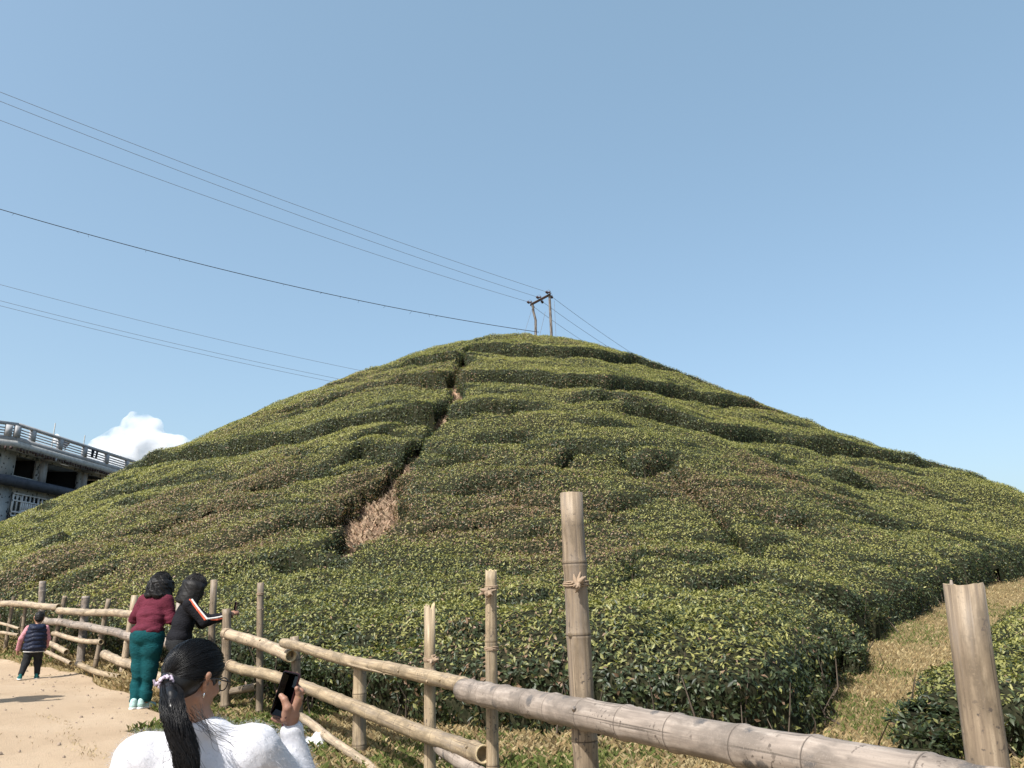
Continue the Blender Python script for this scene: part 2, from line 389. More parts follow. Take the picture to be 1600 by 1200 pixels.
# dirt path on the near side of the fence
V = []; K = 90
for p in pe:
    q = np.array([p[0]-30-.3*abs(p[0]), p[1]-14]) if p[1] > 3 else np.array([p[0]-34, p[1]-6])
    t = (np.linspace(0, 1, K)**2)[:, None]; V.append(p*(1-t)+q*t)
V = np.array(V); VZ = zg(V[..., 0], V[..., 1]) + .012 - .03*(np.arange(K) == 0)[None, :] + .012*vnoise(V[..., 0]*2, V[..., 1]*2, 61)
ii, jj = np.meshgrid(np.arange(len(pe)-1), np.arange(K-1), indexing='ij')
F = np.stack([ii*K+jj, ii*K+jj+1, (ii+1)*K+jj+1, (ii+1)*K+jj], -1).reshape(-1, 4)[:, ::-1]
obj('dirt_path', mesh_np('dirt_path', np.concatenate([V, VZ[..., None]], -1).reshape(-1, 3), F, True), M_path, kind='structure')

# ---- split the tea into its hedges
SEED = [
 (830,540,'topmost tea hedge crowning the hill below the wooden power poles'),
 (655,556,'rounded tea hedge on the left skyline just below the summit'),
 (880,583,'long second tea band under the summit hedge, right of the gully head'),
 (1120,618,'right end of the second tea band where it meets the skyline'),
 (600,594,'tea hedge on the left slope beside the narrow top of the gully'),
 (790,628,'third tea band starting at the bare patch in the upper gully'),
 (1040,640,'middle stretch of the third tea band on the right slope'),
 (1280,682,'long tea band below the right skyline with dark shaded underside'),
 (570,640,'broad tea hedge with long dark underside left of the upper gully'),
 (340,693,'tea hedge tapering down the left skyline above the dark terrace line'),
 (770,676,'smooth tea band right of the gully below the third terrace'),
 (900,685,'tea clump in the upper middle of the slope above two dark notches'),
 (1090,715,'tea band at the head of the narrow red path on the right'),
 (1270,735,'tea clump with short dark dashes on the upper right slope'),
 (1480,765,'tea stretch running down to the right skyline'),
 (590,680,'small tea hump overhanging the gully on its left bank'),
 (500,715,'tea band below the long left terrace line'),
 (300,750,'pale brownish tea stretch on the left flank near the building'),
 (130,800,'tea stretch along the lower left skyline in front of the building'),
 (740,745,'tea band with a dark step under it in the slope centre, right of the gully'),
 (880,765,'yellowish tea patch just above the tallest fence post'),
 (985,775,'bright tea clump with dark underside right of the tallest post top'),
 (1200,775,'tea stretch right of the narrow red path, upper half'),
 (1400,800,'tea stretch on the middle right slope with dark dashes'),
 (510,790,'leafy tea clump with a dark hollow on the left gully bank'),
 (430,800,'tea stretch on the left slope, some way left of the gully'),
 (270,840,'dull tea patch on the lower left flank with brown twigs'),
 (80,870,'tea stretch at the left picture edge above the fence'),
 (465,878,'rounded dark green tea bush at the left foot of the gully'),
 (670,845,'tea patch on the right bank at the foot of the gully'),
 (790,840,'thin reddish tea patch left of the tallest fence post'),
 (950,850,'tea stretch right of the tallest post, below the bright clump'),
 (1070,850,'yellow tea stretch left of the narrow red path'),
 (1280,860,'wide tea stretch on the lower right, below the dark dashes'),
 (1470,880,'tea hedge overhanging the top of the grassy clearing'),
 (340,905,'tea hedge behind the woman in black'),
 (150,920,'tea hedge behind the left fence, above the child'),
 (560,950,'low tea band below the foot of the gully'),
 (720,945,'low tea band behind the two thin fence posts'),
 (880,930,'low tea band beside the knotted middle of the tallest post'),
 (1080,925,'low tea band above the big dark foreground bush'),
 (1250,925,'tea hedge with deep dark hollow left of the grassy clearing'),
 (960,1030,'pale tea hedge right behind the thick grey rail'),
 (1200,1050,'big dark leafy tea bush in front, beside the grassy clearing'),
 (720,1050,'tea hedge close behind the fence, right of the broken post'),
 (500,1020,'tea hedge close behind the fence near the raised phone'),
 (1500,1070,'low tea bush beside the leaning right post, at the clearing edge'),
 (1590,970,'tea hedge at the right picture edge above the low bush'),
 (1590,1075,'tea hedge right of the leaning post'),
 (1480,1172,'bright near tea bush at the bottom right below the rail end'),
]
gs = .35; sx = np.arange(-46, 52, gs); sy = np.arange(2.2, 66, gs)
SX, SY = np.meshgrid(sx, sy, indexing='ij')
s0, sh, sfr, sef = canopy(SX, SY)
gxx, gyy = np.gradient(s0, gs); gl = np.hypot(gxx, gyy)+1e-6; ux, uy = gxx/gl, gyy/gl; an = sstep(.08, .25, gl)
cost = np.where(sfr < .03, 400.0, 1.0+14*(1-sfr))
lab = np.full(SX.shape, -1, int); dist = np.full(SX.shape, 1e9); heap = []
for k, (px, py, t) in enumerate(SEED):
    p = onto([(px, py)], UPC if py < 1000 else .25)[0]; i = int(round((p[0]-sx[0])/gs)); j = int(round((p[1]-sy[0])/gs))
    i = min(max(i, 0), len(sx)-1); j = min(max(j, 0), len(sy)-1)
    WS = {'low tea bush': (4.9, 8.1), 'bright near': (4.2, 4.3), 'tea hedge right': (7.5, 8.5)}
    for q_, w_ in WS.items():
        if t.startswith(q_): i, j = int(round((w_[0]-sx[0])/gs)), int(round((w_[1]-sy[0])/gs))
    cand = np.argwhere(sfr[max(0, i-9):i+10, max(0, j-9):j+10] > .85)
    if len(cand):
        cand = cand+np.array([max(0, i-9), max(0, j-9)]); i, j = [int(v_) for v_ in cand[np.argmin(((cand-np.array([i, j]))**2).sum(1))]]
    dist[i, j] = 0; heapq.heappush(heap, (0.0, i, j, k))
NB = [(a, b) for a in (-1, 0, 1) for b in (-1, 0, 1) if a or b]
while heap:
    d, i, j, k = heapq.heappop(heap)
    if lab[i, j] >= 0: continue
    lab[i, j] = k
    for a, b in NB:
        x, y = i+a, j+b
        if 0 <= x < len(sx) and 0 <= y < len(sy) and lab[x, y] < 0:
            up = abs(a*ux[i, j]+b*uy[i, j]); st = math.hypot(a, b)*(1+1.6*up*an[i, j])
            nd = d+st*.5*(cost[i, j]+cost[x, y])
            if nd < dist[x, y]: dist[x, y] = nd; heapq.heappush(heap, (nd, x, y, k))

_va = np.radians(np.arange(-60, 60.1, .5)); _vd = np.arange(3, 76, .35)
_VX, _VY = np.sin(_va)[:, None]*_vd, np.cos(_va)[:, None]*_vd
_v0, _vh, _, _ = canopy(_VX, _VY); _run = np.maximum.accumulate((_v0+_vh-CZ)/_vd, axis=1)
def hidden(P):
    d = np.hypot(P[:, 0], P[:, 1]); a = np.arctan2(P[:, 0], P[:, 1])
    i = np.clip(np.round((a-_va[0])/(_va[1]-_va[0])).astype(int), 0, len(_va)-1); j = np.clip(((d-1.6-_vd[0])/.35).astype(int), 0, len(_vd)-1)
    return ((P[:, 2]+.25-CZ)/d < _run[i, j]) | (np.abs(a) > R(41))
dryspots = onto([(745,835),(800,805),(700,840),(395,760),(330,800),(310,815),(560,800),(590,760),(835,800),(905,790),(1090,760),(1230,760),(640,835),(900,870),(1380,750),(1190,735),(110,870),(250,790),(350,860)], UPC)
def make_leaves(P, N, side, old, name, parent, near):
    n = len(P); d = np.hypot(P[:, 0], P[:, 1])
    L = np.interp(d, [3, 8, 14, 25, 50, 70], [.070, .060, .056, .064, .084, .11])*rng.uniform(.65, 1.3, n)
    L = np.where(side > .5, L*1.1, L)
    t = rng.normal(size=(n, 3)); t -= (t*N).sum(1)[:, None]*N; t /= np.linalg.norm(t, axis=1)[:, None]+1e-9
    e = np.where(side > .5, rng.uniform(-.15, .9, n), rng.uniform(-.05, .8, n))
    D = t*np.cos(e)[:, None]+N*np.sin(e)[:, None]
    D[:, 2] += np.where(side > .5, -.15, .05); D /= np.linalg.norm(D, axis=1)[:, None]
    S = np.cross(D, N+rng.normal(size=(n, 3))*.35); S /= np.linalg.norm(S, axis=1)[:, None]+1e-9
    Mn = np.cross(S, D); Mn *= np.sign((Mn*N).sum(1))[:, None]
    W = L*rng.uniform(.34, .5, n)
    # colour: young yellow-green tips on the clipped top, older leaves at the sides, darkened further as painted shade
    r = rng.random(n); x, y = P[:, 0], P[:, 1]
    pat = np.clip(.5+.45*fbm(x*.35, y*.35, 71)+.35*vnoise(x*1.6, y*1.6, 75), 0, 1)
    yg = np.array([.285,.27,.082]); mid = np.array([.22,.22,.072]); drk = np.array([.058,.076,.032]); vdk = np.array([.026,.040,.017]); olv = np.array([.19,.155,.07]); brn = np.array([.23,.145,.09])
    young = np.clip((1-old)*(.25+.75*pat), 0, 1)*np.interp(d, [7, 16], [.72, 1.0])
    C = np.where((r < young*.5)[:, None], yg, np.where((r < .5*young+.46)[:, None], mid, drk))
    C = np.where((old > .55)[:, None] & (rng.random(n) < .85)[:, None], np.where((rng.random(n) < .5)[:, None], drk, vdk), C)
    dd = np.min(np.hypot(x[:, None]-dryspots[None, :, 0], y[:, None]-dryspots[None, :, 1])/rng.uniform(.8, 1.6, (1, len(dryspots))), 1)
    dry = np.clip(.75*sstep(2.0, .2, dd)+.26*sstep(.1, .75, fbm(x*.22, y*.22, 81))+.04, 0, .8)
    q = rng.random(n)
    C = np.where((q < dry*.9)[:, None], olv, C); C = np.where((q < dry*.5)[:, None], brn, C)
    C = C*rng.uniform(.75, 1.25, (n, 1))*np.interp(d, [8, 16, 30], [.92, 1.0, 1.06])[:, None]
    z = np.zeros((n, 1))
    def pt(a, s, m): return P+D*(L*a)[:, None]+S*(W*s)[:, None]+Mn*(L*m)[:, None]
    if near:
        cv = rng.uniform(.0, .16, n)
        vs = [pt(0,0,0), pt(.46,.5,.07), pt(.5,0,-.02), pt(.46,-.5,.07), pt(1.0,0,-cv*1.4)]
        k = 5; V = np.stack(vs, 1).reshape(-1, 3); b = (np.arange(n)*k)[:, None]
        F = np.concatenate([b+np.array([[0,2,1]]), b+np.array([[0,3,2]]), b+np.array([[1,2,4]]), b+np.array([[2,3,4]])])
    else:
        vs = [pt(0,0,0), pt(.48,.5,.07), pt(1.0,0,-.05), pt(.48,-.5,.07)]
        k = 4; V = np.stack(vs, 1).reshape(-1, 3); b = (np.arange(n)*k)[:, None]
        F = np.concatenate([b+np.array([[0,2,1]]), b+np.array([[0,3,2]])])
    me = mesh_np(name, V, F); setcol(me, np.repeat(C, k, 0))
    return obj(name, me, M_leaf, parent, kind='stuff')

def make_hedge(k, label):
    m = lab == k
    m &= sfr > .02
    if m.sum() < 3: print('EMPTY HEDGE', label); return
    I, J = np.nonzero(m); cx, cy = sx[I].mean(), sy[J].mean()
    dm = np.hypot(sx[I], sy[J]).min()
    h = .085 if dm < 13 else (.13 if dm < 22 else .2)
    xs = np.arange(sx[I.min()]-.6, sx[I.max()]+.6, h); ys = np.arange(sy[J.min()]-.6, sy[J.max()]+.6, h)
    X, Y = np.meshgrid(xs, ys, indexing='ij')
    z0, hh, fr, ef = canopy(X, Y)
    li = np.clip(np.round((X-sx[0])/gs).astype(int), 0, len(sx)-1); lj = np.clip(np.round((Y-sy[0])/gs).astype(int), 0, len(sy)-1)
    own = lab[li, lj] == k
    ok = own & (fr > .0)
    ok2 = ok.copy()
    ok2[1:] |= ok[:-1]; ok2[:-1] |= ok[1:]; ok2[:, 1:] |= ok2[:, :-1].copy(); ok2[:, :-1] |= ok2[:, 1:].copy()
    # the clipped top overhangs the stems
    ex, ey = np.gradient(ef, h); el = np.hypot(ex, ey)+1e-6
    b = (.20+.14*sstep(18, 10, np.hypot(X, Y)))*sstep(.1, .7, fr)*sstep(1.1, .15, ef)*(1+.6*vnoise(X*1.1, Y*1.1, 91))
    PX, PY = X-ex/el*b, Y-ey/el*b; PZ = z0+hh+.03*vnoise(X*6, Y*6, 95)*fr
    cell = ok2[:-1, :-1] & ok2[1:, :-1] & ok2[1:, 1:] & ok2[:-1, 1:]
    a, c = np.nonzero(cell)
    if len(a) == 0: print('EMPTY HEDGE2', label); return
    n2 = len(ys); Q = np.stack([a*n2+c, (a+1)*n2+c, (a+1)*n2+c+1, a*n2+c+1], -1)
    used, inv = np.unique(Q.ravel(), return_inverse=True); Q = inv.reshape(-1, 4)
    V = np.stack([PX, PY, PZ], -1).reshape(-1, 3)[used]; FR = fr.ravel()[used]; GZ0 = z0.ravel()[used]; EF = ef.ravel()[used]
    root = thing('tea_hedge', label, 'tea hedge', (0, 0, 0), 0, 'tea hedges clipped in bands over the hill')
    root.location = (cx, cy, float(zg(cx, cy)))
    off = np.array(root.location)
    T = np.concatenate([Q[:, [0,1,2]], Q[:, [0,2,3]]])
    A, B, Cc = V[T[:, 0]], V[T[:, 1]], V[T[:, 2]]
    N = np.cross(B-A, Cc-A); ar = np.linalg.norm(N, axis=1)/2; N /= (2*ar[:, None]+1e-12)
    # twig core just inside the leaves, a dark shell so the gaps read as shade
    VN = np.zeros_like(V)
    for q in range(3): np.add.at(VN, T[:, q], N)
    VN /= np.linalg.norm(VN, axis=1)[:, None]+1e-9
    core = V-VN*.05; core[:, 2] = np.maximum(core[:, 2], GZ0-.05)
    o = obj('twig_shade_core', mesh_np('twig_shade_core', core-off, Q, True), M_core, root); 
    # leaves
    ctr = (A+B+Cc)/3; d = np.hypot(ctr[:, 0], ctr[:, 1])
    L = np.interp(d, [3, 8, 14, 25, 50, 70], [.072, .070, .062, .064, .084, .108])
    frt = FR[T].mean(1); side = (N[:, 2] < .62)
    view = ctr-np.array([0, 0, CZ]); view /= np.linalg.norm(view, axis=1)[:, None]
    back = (N*view).sum(1)
    dens = 2.05/L**2*np.where(side, 1.35, 1.0)*np.where(frt < .3, .7, 1.0)*np.where(frt < .12, .4, 1.0)
    dens *= np.where((back > .3) & (d > 12), .15, 1.0)*np.where((ctr[:, 1] > 53) & (back > .1), .2, 1.0)
    dens *= np.interp(d, [5, 12, 18], [1.65, 1.45, .78])*np.where(hidden(ctr), .07, 1.0)
    cnt = rng.poisson(ar*dens)
    idx = np.repeat(np.arange(len(T)), cnt); n = len(idx)
    if n:
        u, v = rng.random(n), rng.random(n); s = u+v > 1; u[s] = 1-u[s]; v[s] = 1-v[s]
        P = A[idx]+(B-A)[idx]*u[:, None]+(Cc-A)[idx]*v[:, None]
        NN = N[idx]
        P = P+NN*rng.uniform(-.05, .03, n)[:, None]
        ff = FR[T[idx]].mean(1)
        old = np.clip(np.where(NN[:, 2] < .72, .55, .0)+.6*sstep(.97, .6, ff), 0, 1)  # steep faces and rims: older leaves, their shade painted in as well
        nearm = np.hypot(P[:, 0], P[:, 1]).mean() < 12.5
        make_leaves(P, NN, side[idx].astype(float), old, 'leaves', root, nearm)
        root.children[-1].location = -off if False else (0, 0, 0)
        me = [c for c in root.children if c.name.startswith('leaves')][0].data
        co = np.empty(len(me.vertices)*3, np.float32); me.vertices.foreach_get('co', co)
        me.vertices.foreach_set('co', (co.reshape(-1, 3)-off.astype(np.float32)).ravel())
    # woody stems at the open sides of the nearer hedges
    if dm < 24:
        e = np.nonzero((EF > .02) & (EF < .5) & (FR > .15))[0]
        if len(e):
            pick = rng.choice(e, min(len(e), int(45 if dm < 13 else 30)), replace=False); mb = MB()
            for q in pick:
                p = V[q]; base = np.array([p[0]+rng.normal()*.10, p[1]+rng.normal()*.10, GZ0[q]-.03])
                tip = np.array([p[0]+rng.normal()*.12, p[1]+rng.normal()*.12, max(p[2]-.02, GZ0[q]+.15)])
                md = (base+tip)/2+rng.normal(size=3)*.05
                mb.tube(np.array([base, md, tip])-off, np.array([.011, .008, .004])*rng.uniform(.7, 1.5), 4, False)
            mb.build('stems', M_stem, root, kind='stuff')
for k, (px, py, t) in enumerate(SEED): make_hedge(k, t)

# ------------------------------------------------------------------ smooth bodies from blended distance fields
def rc(a, b, ra, rb): return ('rc', np.array(a, float), np.array(b, float), ra, rb)
def el(c, r, M=None): return ('el', np.array(c, float), np.array(r, float), None if M is None else np.asarray(M, float))
def chain(pts, rads): return [rc(pts[i], pts[i+1], rads[i], rads[i+1]) for i in range(len(pts)-1)]
def ev(p, Q):
    if p[0] == 'rc':
        a, b, ra, rb = p[1:]; e = b-a; t = np.clip(((Q-a)@e)/(e@e+1e-12), 0, 1)
        return np.linalg.norm(Q-a-t[..., None]*e, axis=-1)-(ra+(rb-ra)*t)
    c, r, M = p[1:]; q = Q-c
    if M is not None: q = q@M
    k0 = np.linalg.norm(q/r, axis=-1); k1 = np.linalg.norm(q/r**2, axis=-1)+1e-9
    return k0*(k0-1)/k1
def bounds(p):
    if p[0] == 'rc': m = max(p[3], p[4]); return np.minimum(p[1], p[2])-m, np.maximum(p[1], p[2])+m
    m = p[2].max(); return p[1]-m, p[1]+m
def field(prims, k, Q):
    D = None
    for p in prims:
        d = ev(p, Q)
        if D is None: D = d
        elif k <= 0: D = np.minimum(D, d)
        else:
            h = np.clip(.5+.5*(D-d)/k, 0, 1); D = D*(1-h)+d*h-k*h*(1-h)
    return D
def sdf_mesh(name, prims, k, vox, disp=None, cuts=(), sub=(), ksub=.01):
    lo = np.min([bounds(p)[0] for p in prims], 0)-3*vox; hi = np.max([bounds(p)[1] for p in prims], 0)+3*vox
    n = np.ceil((hi-lo)/vox).astype(int)+1
    ax = [lo[i]+np.arange(n[i])*vox for i in range(3)]
    Q = np.stack(np.meshgrid(*ax, indexing='ij'), -1); D = field(prims, k, Q)
    if disp is not None: D = D+disp(Q)
    for p in sub: 
        d2 = -ev(p, Q); h = np.clip(.5-.5*(D-d2)/ksub, 0, 1); D = D*(1-h)+d2*h+ksub*h*(1-h)
    for nn, o in cuts: D = np.maximum(D, Q@np.array(nn, float)-o)
    s = D < 0; c = [(i, j, l) for i in (0, 1) for j in (0, 1) for l in (0, 1)]
    sl = lambda A, q: A[q[0]:A.shape[0]-1+q[0], q[1]:A.shape[1]-1+q[1], q[2]:A.shape[2]-1+q[2]]
    S = [sl(s, q) for q in c]; any_ = np.logical_or.reduce(S); all_ = np.logical_and.reduce(S)
    m = any_ & ~all_; idx = np.full(m.shape, -1); I = np.argwhere(m); idx[m] = np.arange(len(I))
    dv = [sl(D, q)[m] for q in c]; acc = np.zeros((len(I), 3)); cnt = np.zeros(len(I))
    for a in range(8):
        for b in range(a+1, 8):
            if sum(abs(c[a][q]-c[b][q]) for q in range(3)) != 1: continue
            w = (dv[a] < 0) != (dv[b] < 0); t = np.where(w, dv[a]/(dv[a]-dv[b]+1e-20), 0)
            P = np.array(c[a])+t[:, None]*(np.array(c[b])-np.array(c[a])); acc[w] += P[w]; cnt[w] += 1
    V = lo+(I+acc/cnt[:, None])*vox; F = []
    for axis in range(3):
        u, v = (axis+1) % 3, (axis+2) % 3
        A = np.take(s, range(s.shape[axis]-1), axis); Bq = np.take(s, range(1, s.shape[axis]), axis)
        W = np.argwhere(A != Bq); W = W[(W[:, u] > 0) & (W[:, v] > 0) & (W[:, u] < m.shape[u]) & (W[:, v] < m.shape[v])]
        eu, ev_ = np.eye(3, dtype=int)[u], np.eye(3, dtype=int)[v]
        q = [idx[tuple((W-o).T)] for o in (eu+ev_, ev_, 0*eu, eu)]
        f = np.stack(q, -1); fl_ = A[tuple(W.T)]; f = np.where(fl_[:, None], f, f[:, ::-1]); F.append(f)
    F = np.concatenate(F); F = F[(F >= 0).all(1)]
    return mesh_np(name, V, F, True)
def rotm(yaw=0, pitch=0, roll=0):
    return np.array(Matrix.Rotation(yaw, 3, 'Z') @ Matrix.Rotation(pitch, 3, 'X') @ Matrix.Rotation(roll, 3, 'Y'))
def n3(Q, f, s=0): return (vnoise(Q[..., 0]*f+Q[..., 2]*f*.7, Q[..., 1]*f+Q[..., 2]*f*.6, s)+vnoise(Q[..., 2]*f, Q[..., 0]*f*.8-Q[..., 1]*f*.6, s+5))*.5
# ------------------------------------------------------------------ grass
def grass(name, P, kind_col, L0, label, cat):
    n = len(P); L = L0*rng.uniform(.4, 1.4, n)
    a = rng.uniform(0, 2*np.pi, n); ln = rng.uniform(.05, .6, n)
    D = np.stack([np.cos(a)*ln, np.sin(a)*ln, np.ones(n)], -1); D /= np.linalg.norm(D, axis=1)[:, None]
    b = a+rng.uniform(-.6, .6, n); S = np.stack([-np.sin(b), np.cos(b), np.zeros(n)], -1)*(.0009+.0008*rng.random(n))[:, None]*(1+np.hypot(P[:, 0], P[:, 1])/16)[:, None]
    H = np.stack([np.cos(a), np.sin(a), -.3*np.ones(n)], -1)
    Z = np.stack([P-S, P+S, P+D*(L*.6)[:, None]+S*.7, P+D*(L*.88)[:, None]+H*(L*.28)[:, None]], 1)
    bb = (np.arange(n)*4)[:, None]
    me = mesh_np(name, Z.reshape(-1, 3), [bb+np.array([[0,1,2]]), bb+np.array([[0,2,3]])]); setcol(me, np.repeat(kind_col, 4, 0))
    o = obj(name, me, M_grass, kind='stuff'); tag(o, label, cat); return o
def gcols(n, g, P):
    r = rng.random(n); c = np.array([[.34,.255,.125],[.27,.19,.10],[.40,.32,.18],[.10,.13,.035],[.145,.16,.05]])
    pat = sstep(-.15, .6, fbm(P[:, 0]*.8, P[:, 1]*.8, 101))*g
    k = np.where(r < pat, 3+(rng.random(n) < .5), rng.integers(0, 3, n))
    return c[k]*rng.uniform(.6, 1.2, (n, 1))
fl = np.array([(-30,24.2),(-20,20.2),(-11.6,17.0),(-8.5,14.4),(-6.0,12.3),(-4.6,11.0),(-3.4,10.0),(-2.4,8.8),(-1.45,7.4),(-.7,6.3),(-.13,5.3),(.31,4.0),(1.35,2.2),(2.4,.4)])
def scatter(n, bx, test, dens_near=True):
    X = rng.uniform(bx[0], bx[1], n); Y = rng.uniform(bx[2], bx[3], n)
    k = test(X, Y); X, Y = X[k], Y[k]
    return np.stack([X, Y, zg(X, Y)+bankz(X, Y)-.01], -1)
hedg = lambda X, Y: (inside(polyA, X, Y) & (polydist(edges[0], X, Y)[0] > .45)) | (inside(polyB, X, Y) & (polydist(edges[1], X, Y)[0] > .4)) | (inside(polyC, X, Y) & (polydist(edges[2], X, Y)[0] > .3))
def strip(X, Y):
    dp = polydist(pe, X, Y)[0]
    return inside(peP, X, Y) & ~hedg(X, Y) & (rng.random(X.shape) < .25+.75*sstep(0, .5, dp)) & (X+Y*.9 < 8.2)
P = np.vstack([scatter(210000, (-6.2,2.5,3.2,13), strip), scatter(170000, (-15,-5.5,10.2,20), strip)])
grass('verge_grass', P, gcols(len(P), .85, P), .10, 'dry straw-coloured grass with green tufts along the foot of the fence', 'grass')
P2 = scatter(30000, (-14,-3.0,9.5,18), lambda X, Y: strip(X, Y) & (fbm(X*1.1, Y*1.1, 111) > .22))
grass('dead_weeds', P2, gcols(len(P2), .05, P2), .14, 'tall dead weeds and straw tangled around the left fence posts', 'weeds')
P = scatter(400000, (0,24,6.2,27), lambda X, Y: ~hedg(X, Y) & (X+Y*.9 >= 8.2) & (rng.random(X.shape) < np.clip(12/np.hypot(X, Y), .3, 1)))
grass('clearing_grass', P, gcols(len(P), .7, P), .075, 'sunlit dry grass in the clearing between the tea bushes on the right', 'grass')
def gul_pts(n):
    i = rng.integers(4, len(gully)-1, n); t = rng.random((n, 1)); Q = gully[i]*(1-t)+gully[i+1]*t
    wv = np.array([c for a, b, c in GUL])[i]; Q = Q+rng.normal(size=(n, 2))*(.28*wv[:, None]+.05)
    return np.stack([Q[:, 0], Q[:, 1], zg(Q[:, 0], Q[:, 1])-.01], -1)
P = gul_pts(8000); n = len(P)
gc = np.array([[.37,.26,.185],[.29,.20,.14],[.43,.32,.22],[.20,.145,.10]])[rng.integers(0, 4, n)]*rng.uniform(.7, 1.2, (n, 1))
grass('gully_brush', P, gc, .24, 'pinkish dry brush covering the eroded gully on the hillside', 'brush')

# ------------------------------------------------------------------ bamboo fence
def bam_mat(name, base, dark, light, spots):
    m = mat(name, base, .55, .3); g = NG(m)
    v = g.attr('bam').outputs['Vector']
    st = g.noise(1.0, 5, .6, mapping(g, v, (3.0, 60, 60)))        # streaks along the culm
    bl = g.noise(1.0, 5, .62, mapping(g, v, (5.0, 14, 14)))
    c = g.ramp(st, [(.3, dark), (.52, base), (.75, light)])
    c = g.mix(g.gray(bl, .47, .62), c, tuple(x*.55 for x in base))
    oc = g.objco()
    s1 = g.noise(55, 2, .5, oc); s0 = g.noise(6, 3, .5, oc)
    ml = g.n('ShaderNodeMath', operation='MULTIPLY'); g.l(g.gray(s1, .60, .66), ml.inputs[0]); g.l(g.gray(s0, .50, .62), ml.inputs[1])
    c = g.mix(ml.outputs[0], c, (.07,.055,.045))
    if spots:
        vo = g.n('ShaderNodeTexVoronoi'); vo.inputs['Scale'].default_value = 9; vo.inputs['Randomness'].default_value = 1
        g.l(oc, vo.inputs['Vector'])
        d2 = g.n('ShaderNodeMath', operation='ADD'); g.l(vo.outputs['Distance'], d2.inputs[0])
        nn = g.n('ShaderNodeMath', operation='MULTIPLY_ADD'); g.l(g.noise(90, 2, .5, oc), nn.inputs[0]); nn.inputs[1].default_value = .25; nn.inputs[2].default_value = -.1
        g.l(nn.outputs[0], d2.inputs[1])
        gg = g.ramp(d2.outputs[0], [(.26,(1,1,1)),(.36,(0,0,0))])
        mm = g.n('ShaderNodeMath', operation='MULTIPLY'); g.l(gg, mm.inputs[0]); g.l(g.gray(g.noise(2.6, 2, .5, oc), .42, .52), mm.inputs[1])
        c = g.mix(mm.outputs[0], c, (.085,.078,.075))
    ck = g.noise(1.0, 3, .5, mapping(g, v, (1.1, 130, 130)))
    c = g.mix(g.ramp(ck, [(.33,(.85,.85,.85)),(.37,(0,0,0))]), c, tuple(x*.4 for x in dark))       # drying cracks
    gr = g.noise(1.0, 6, .7, mapping(g, v, (1.6, 22, 22)))
    c = g.mix(g.gray(gr, .5, .68), c, (.17,.14,.115))                                    # grime
    sp_ = g.noise(160, 2, .6, oc); c = g.mix(g.gray(sp_, .55, .75), c, tuple(x*.8 for x in base))
    nd = g.attr('node').outputs['Fac']                             # ring scars
    c = g.mix(g.gray(nd, .45, .9), c, tuple(x*.45 for x in dark))
    g.l(c, g.b.inputs['Base Color']); g.bump(ck, .35, .004)
    return m
M_bamY = bam_mat('bamboo_straw', (.325,.25,.16), (.19,.138,.088), (.42,.34,.23), False)
M_bamG = bam_mat('bamboo_grey', (.275,.228,.19), (.17,.138,.115), (.37,.32,.275), True)
M_bamP = bam_mat('bamboo_post', (.225,.172,.118), (.10,.074,.053), (.34,.27,.19), False)
M_bamL = bam_mat('bamboo_pale', (.37,.29,.20), (.25,.19,.13), (.48,.39,.29), False)
M_cut = mat('bamboo_cut', (.42,.33,.2), .8, .1)
M_cord = mat('jute_cord', (.27,.2,.14), .9, .1)
